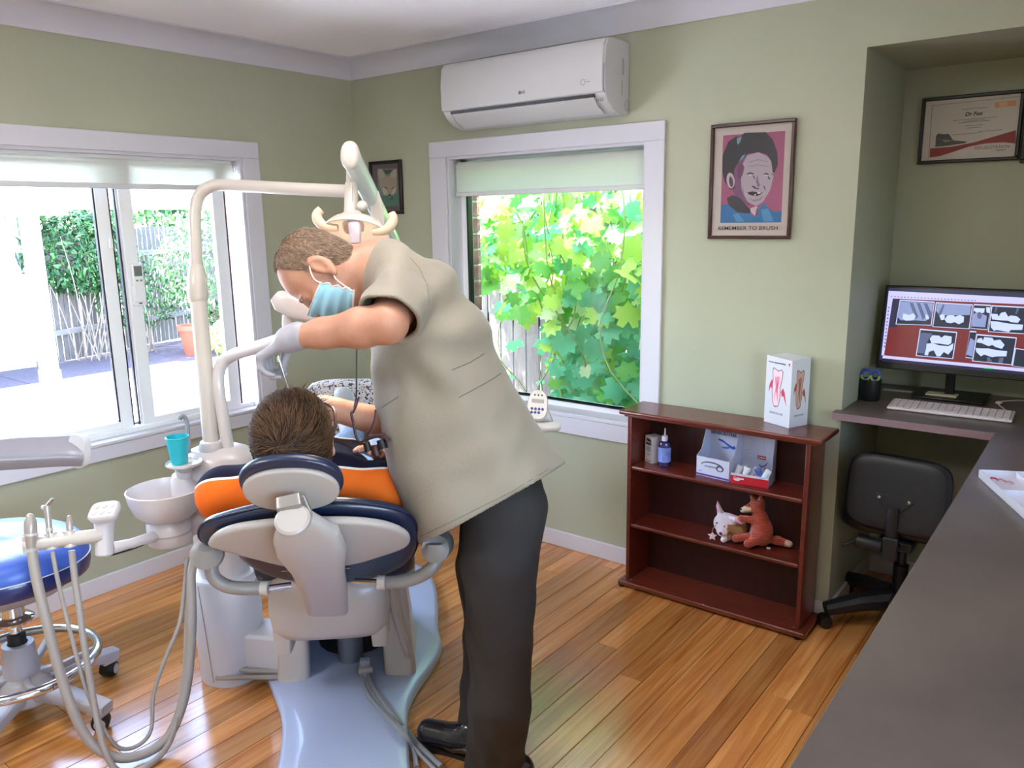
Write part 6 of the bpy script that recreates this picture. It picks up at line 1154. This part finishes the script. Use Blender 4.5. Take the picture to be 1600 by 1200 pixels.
for pl in ([(717, 621), (745, 606), (770, 592), (786, 581)], [(596, 637), (610, 628), (626, 617)], [(640, 402), (656, 420), (667, 445), (672, 485)], [(706, 578), (735, 566), (762, 549)], [(658, 838), (720, 808), (800, 768), (872, 724)]):
    pts = []
    for a, b_ in zip(pl, pl[1:]):
        for j in range(5): x, y = a[0]+(b_[0]-a[0])*j/5, a[1]+(b_[1]-a[1])*j/5; h_ = bv.ray_cast(CAM, (at(x, y, 1)-CAM).normalized()); pts += [h_[0]] if h_[0] else []
    if len(pts) > 3: obj('seam', MB().tube(pts, .0014, 5), m_seam_crease, coat)
# loupes hanging from the neck
m_cord2 = mat('maroon_cord', '#3a1418', .5); lp = thing('loupes', at(590, 690, 2.12), 'maroon and black magnifying loupes hanging on a cord from the dentist neck', 'loupes')
obj('neck_cord', MB().tube([at(557, 470, 2.16), at(557, 560, 2.13), at(557, 622, 2.115)], .0022, 6), m_black, lp)
obj('strap', MB().tube(smoothpath([at(557, 622, 2.115), at(553, 640, 2.112), at(549, 646, 2.112), at(552, 660, 2.11), at(556, 680, 2.11), at(562, 690, 2.11), at(574, 686, 2.11)], 5), .0036, 8), m_cord2, lp)
obj('strap', MB().tube(smoothpath([at(561, 620, 2.11), at(556, 635, 2.108), at(551, 645, 2.11)], 4), .003, 8), m_cord2, lp)
obj('strap', MB().tube(smoothpath([at(587, 640, 2.10), at(584, 660, 2.10), at(572, 684, 2.105)], 4), .0028, 8), m_cord2, lp)
obj('frame', ribbon([at(570, 687, 2.10), at(585, 682, 2.095), at(600, 680, 2.09), at(607, 690, 2.09)], [.004, .006, .008, .004], [.005, .005, .006, .004], cfw, 12), m_cord2, lp)
for x, y, r_ in ((574, 697, .009), (597, 693, .012)): obj('lens_barrel', MB().tube([at(x-2, y-6, 2.10), at(x+2, y+8, 2.10)], [r_, r_*1.1], 14), m_black, lp)
obj('light_pod', MB().tube([at(585, 695, 2.095), at(587, 707, 2.095), at(590, 713, 2.095)], [.008, .012, .009], 14), m_cord2, lp)
# ================================================================= garden outside
def leafmat(name, c, tr=.4):
    m = bpy.data.materials.new(name); m.use_nodes = True; n = m.node_tree.nodes; l = m.node_tree.links; b = n['Principled BSDF']; b.inputs['Base Color'].default_value = lin(c); b.inputs['Roughness'].default_value = .45
    t = n.new('ShaderNodeBsdfTranslucent'); t.inputs[0].default_value = lin(c); mx = n.new('ShaderNodeMixShader'); mx.inputs[0].default_value = tr; l.new(b.outputs[0], mx.inputs[1]); l.new(t.outputs[0], mx.inputs[2]); l.new(mx.outputs[0], n['Material Output'].inputs[0]); return m
G_ = [leafmat('leaf_teal_green', '#78c8a0'), leafmat('leaf_mid_green', '#74b858'), leafmat('leaf_yellow_green', '#bfe06a'), leafmat('leaf_pale_green', '#deefc4'), leafmat('leaf_dark_green', '#27572f', .25), leafmat('leaf_olive_green', '#4f8048', .3)]  # on the vine, teal stands for shaded leaves, pale for overexposed ones
m_twig = mat('pale_twig', '#85776b', .8); m_pal = mat('weathered_paling', '#5d5856', .9, nz=.2, ns=8, stretch=(6, 6, 1), bump=.5, bs=30); m_rail = mat('fence_rail', '#777270', .9); m_wb = mat('weatherboard_white', '#9fa2ab', .6)
rnd = random.Random(11)
def leafshape(kind):
    if kind == 'grape':
        R__ = [(0, -.08), (.16, -.30), (.40, -.22), (.34, -.02), (.56, .06), (.42, .22), (.44, .46), (.20, .42), (0, .66), (-.20, .42), (-.44, .46), (-.42, .22), (-.56, .06), (-.34, -.02), (-.40, -.22), (-.16, -.30)]
        v = [(0, .10, .0)]+[(x, y, -.35*(x*x+(y-.1)**2)+.03*math.sin(i*2.4)) for i, (x, y) in enumerate(R__)]
        return v, [(0, i, i % 16+1) for i in range(1, 17)]
    return [(0, 0, 0), (.22, .35, -.05), (0, 1, -.12), (-.22, .35, -.05), (0, .4, .05)], [(0, 1, 4), (1, 2, 4), (2, 3, 4), (3, 0, 4)]
def leafmatx(p, n, s, roll):
    M = frame(p, n, Vector((math.cos(roll), math.sin(roll), .3*math.sin(roll*3)))); return M @ Matrix.Diagonal((s, s, s, 1))
# weatherboard house opposite, each board a part
hs = thing('weatherboard_house', (-7.6, -1.5, GZ), 'white weatherboard house wall seen through the left window pane', 'house')
bx('wall_core', (-8.2, -7.42, -8, .98, GZ, 2.3), m_wb, hs, bev=0)
for i in range(15): obj('weatherboard', MB().prism([(-7.40, 0), (-7.372, 0), (-7.395, .155), (-7.42, .155)], -.0, 1, Matrix(((1, 0, 0, 0), (0, 0, 9.0, -8), (0, 1, 0, GZ+.12+i*.148), (0, 0, 0, 1)))), m_wb, hs, ang=0)
bx('corner_board', (-7.44, -7.36, .96, 1.08, GZ, 2.3), m_wb, hs); bx('house_plinth', (-7.41, -7.385, -8, .98, GZ, GZ+.12), m_conc, hs, bev=0)
bx('eave_soffit', (-8.2, -6.745, -8, 1.395, 1.745, 1.80), m_wb, hs, bev=0); bx('fascia_board', (-6.74, -6.7, -8, 1.4, 1.72, 1.98), mat('pergola_white', '#f0f0f2', .5), hs, bev=0)
pg = thing('pergola', (-5.25, .39, GZ), 'white timber pergola post and beam standing on the patio', 'pergola')
m_pw = mat('pergola_white', '#f0f0f2', .5); bx('post', (-5.32, -5.18, .31, .45, GZ+.25, 1.76), m_pw, pg, bev=.006); bx('beam', (-5.31, -5.19, -6, 4.2, 1.76, 1.98), m_pw, pg, bev=.004)
m_galv = mat('galvanised_steel', '#9aa0ab', .4, metal=.7); bx('post_bracket', (-5.33, -5.17, .30, .46, GZ+.012, GZ+.30), m_galv, pg, bev=.002)
for z in (.10, .22): obj('bolt', MB().lathe([(.018, 0), (.016, .012), (0, .013)], frame((-5.17, .38, GZ+z), (1, 0, 0)), 8), m_galv, pg)
bx('post', (-5.32, -5.18, -4.3, -4.16, GZ+.01, 1.76), m_wb, pg, bev=.006)
# picket fence behind the patio bed
fe = thing('paling_fence', (-8.0, 3, GZ), 'grey picket fence behind the garden bed beyond the left window', 'fence')
fa, fb = Vector((-7.35, 1.15, 0)), Vector((-8.9, 5.9, 0)); fd = (fb-fa).normalized(); fn = fd.cross(U)
for z in (.25, 1.2): obj('rail', MB().box(0, (fb-fa).length, -.06, -.02, z-.035, z+.035, frame(fa, U, fd)), m_rail, fe)
k_ = int((fb-fa).length/.085)
for i in range(k_):
    h_ = 1.55+rnd.uniform(-.03, .03); obj('paling', MB().box(0, .066, -.008, .008, GZ+.02, h_, frame(fa+fd*(.085*i)+fn*rnd.uniform(-.006, .006), U, fd)), m_pal, fe, ang=0)
f2 = thing('paling_fence', (.6, 1.35, GZ), 'weathered grey paling fence behind the grape vine outside the back window', 'fence')
for z in (.2, .9, 1.6): bx('rail', (-1.2, 2.6, 1.375, 1.415, z-.035, z+.035), m_rail, f2)
x = -1.2
while x < 2.6: bx('paling', (x, x+.098, 1.355+rnd.uniform(-.004, .004), 1.373, GZ-.0, 1.95), m_pal, f2, bev=0); x += .1135
obj('vine_cane', MB().tube(smoothpath([(.05, 1.25, 1.42), (.2, 1.28, 1.33), (.42, 1.25, 1.15), (.55, 1.2, .98)], 5), .006, 6), m_rail, f2)
# grape vine: the 300 nearest leaves are parts, the rest is one stuff mesh
gv = thing('grape_vine', (1.2, .8, GZ), 'large leaved green grape vine filling the back window', 'vine')
lv, lf = leafshape('grape'); lm = []
for m_ in G_[:4]:
    me = bpy.data.meshes.new('leaf'); me.from_pydata(lv, [], lf); me.materials.append(m_); me.shade_smooth(); lm.append(me)
cand = []
tries = 0
while len(cand) < 3000 and tries < 60000:
    tries += 1; x = rnd.uniform(-.6, 2.3); y = rnd.uniform(.50, 1.28); z = rnd.uniform(GZ+.1, 2.1)
    edge = .95-.55*(y-.4)       # left boundary of the dense mass
    dens = 1 if x > edge else (.95 if z > 1.30-.15*math.sin(x*7) else .035)
    if z > 1.0 and x > edge-.35+.1*math.sin(z*9): dens = max(dens, .7)
    if y < .55 and x < 1.15: dens *= .25 if z < 1.4 else .5
    if z < .45 and x < 1.15: dens *= .4
    if rnd.random() > dens: continue
    cand.append((y, x, z))
cand.sort(); st_mb = MB(); n_ = 0
for i, (y, x, z) in enumerate(cand):
    nrm = Vector((rnd.gauss(.15, .45), rnd.gauss(-.75, .35), rnd.gauss(.55, .35))).normalized(); s_ = rnd.uniform(.08, .165) if y < .9 else rnd.uniform(.06, .12)
    c = 0 if (z < 1.0 and rnd.random() < .7) else rnd.choice((0, 1, 1, 2, 2, 3)); M = leafmatx(Vector((x, y, z)), nrm, s_, rnd.uniform(0, 6.28))  # low leaves mostly teal, their shade put into the colour
    if n_ < 300 and x > .35: 
        o = bpy.data.objects.new('leaf', lm[c]); COL.objects.link(o); o.parent = gv; o.matrix_parent_inverse = Matrix.Translation(-gv.location); o.matrix_basis = M; n_ += 1
    else: st_mb.add([M @ Vector(v) for v in lv], lf, c)
obj('leaves', st_mb, G_[:4], gv, ang=180, kind='stuff')
cn = MB()
for i in range(26):
    x0 = rnd.uniform(.5, 1.9); p = Vector((x0, rnd.uniform(.6, 1.2), GZ)); path = [p.copy()]
    for j in range(9): p = p+Vector((rnd.gauss(-.02, .10), rnd.gauss(0, .04), .24)); p.y = min(1.3, max(.45, p.y)); path.append(p.copy())
    cn.tube(smoothpath(path, 3), .0045, 5)
obj('canes', cn, mat('vine_cane_green', '#9aa76a', .7), gv, kind='stuff')
# bed shrubs seen through the left window
def shrub(name, label, c, r, N, ls, mats_, twigs=12, up=.4):
    t = thing(name, (c[0], c[1], GZ), label, 'shrub'); mb = MB(); sv, sf = leafshape('s')
    for i in range(N):
        d = Vector((rnd.gauss(0, 1), rnd.gauss(0, 1), rnd.gauss(0, 1))).normalized(); q = rnd.uniform(.55, 1)**.5; p = Vector(c)+Vector((d.x*r[0]*q, d.y*r[1]*q, d.z*r[2]*q))
        if p.z < GZ+.03: continue
        n__ = (d+Vector((rnd.gauss(0, .5), rnd.gauss(0, .5), rnd.gauss(up, .5)))).normalized(); mb.add([leafmatx(p, n__, ls*rnd.uniform(.7, 1.3), rnd.uniform(0, 6.28)) @ Vector(v) for v in sv], sf, rnd.randrange(len(mats_)))
    obj('leaves', mb, mats_, t, ang=180, kind='stuff'); tw = MB()
    for i in range(twigs):
        p = Vector((c[0]+rnd.gauss(0, .08), c[1]+rnd.gauss(0, .08), GZ)); e = Vector(c)+Vector((rnd.uniform(-1, 1)*r[0], rnd.uniform(-1, 1)*r[1], rnd.uniform(-.2, 1)*r[2])); m_ = (p+e)/2+Vector((rnd.gauss(0, .12), rnd.gauss(0, .12), rnd.uniform(0, .2)))
        tw.tube(smoothpath([p, m_, e], 4), [.009*(1-.08*j) for j in range(9)], 5)
    obj('twigs', tw, m_twig, t, kind='stuff'); return t
shrub('climbing_shrub', 'dense green climber over the picket fence right of the white post', (-7.3, 1.75, 1.25), (.35, .75, .55), 2400, .085, [G_[5], G_[4], G_[4]], 12)
shrub('climbing_shrub', 'thin twiggy climber hanging low on the picket fence', (-7.35, 2.5, .7), (.3, .7, .55), 900, .07, [G_[5], G_[4], G_[5]], 16)
shrub('garden_shrub', 'pale twiggy shrub behind the second pane of the left window', (-6.9, 3.5, 1.0), (.5, 1.0, .85), 2600, .07, [G_[3], G_[5], G_[5]], 30)
shrub('garden_shrub', 'low bright yellow green bush at the patio corner', (-5.9, 3.05, .12), (.38, .45, .28), 900, .075, [G_[2], G_[2], G_[3]], 10)
shrub('garden_shrub', 'grey green bush against the outside right edge of the left window', (-5.6, 4.0, .6), (.5, .7, .75), 2200, .07, [G_[5], G_[0], G_[2]], 30)
shrub('garden_shrub', 'tall leafy tree behind the picket fence', (-9.8, 4.0, 2.0), (1.1, 2.6, 1.2), 5000, .13, [G_[5], G_[4], G_[1]], 30)
pot = thing('terracotta_pot', (-6.5, 2.75, GZ), 'terracotta pot in the garden bed behind the low bush', 'pot')
obj('pot_body', MB().lathe([(0, .0), (.13, 0), (.19, .34), (.21, .34), (.21, .40), (.18, .40), (.17, .34), (0, .33)], Matrix.Translation((-6.5, 2.75, GZ+.01)), 28), mat('terracotta', '#b5563f', .8), pot, ang=40)
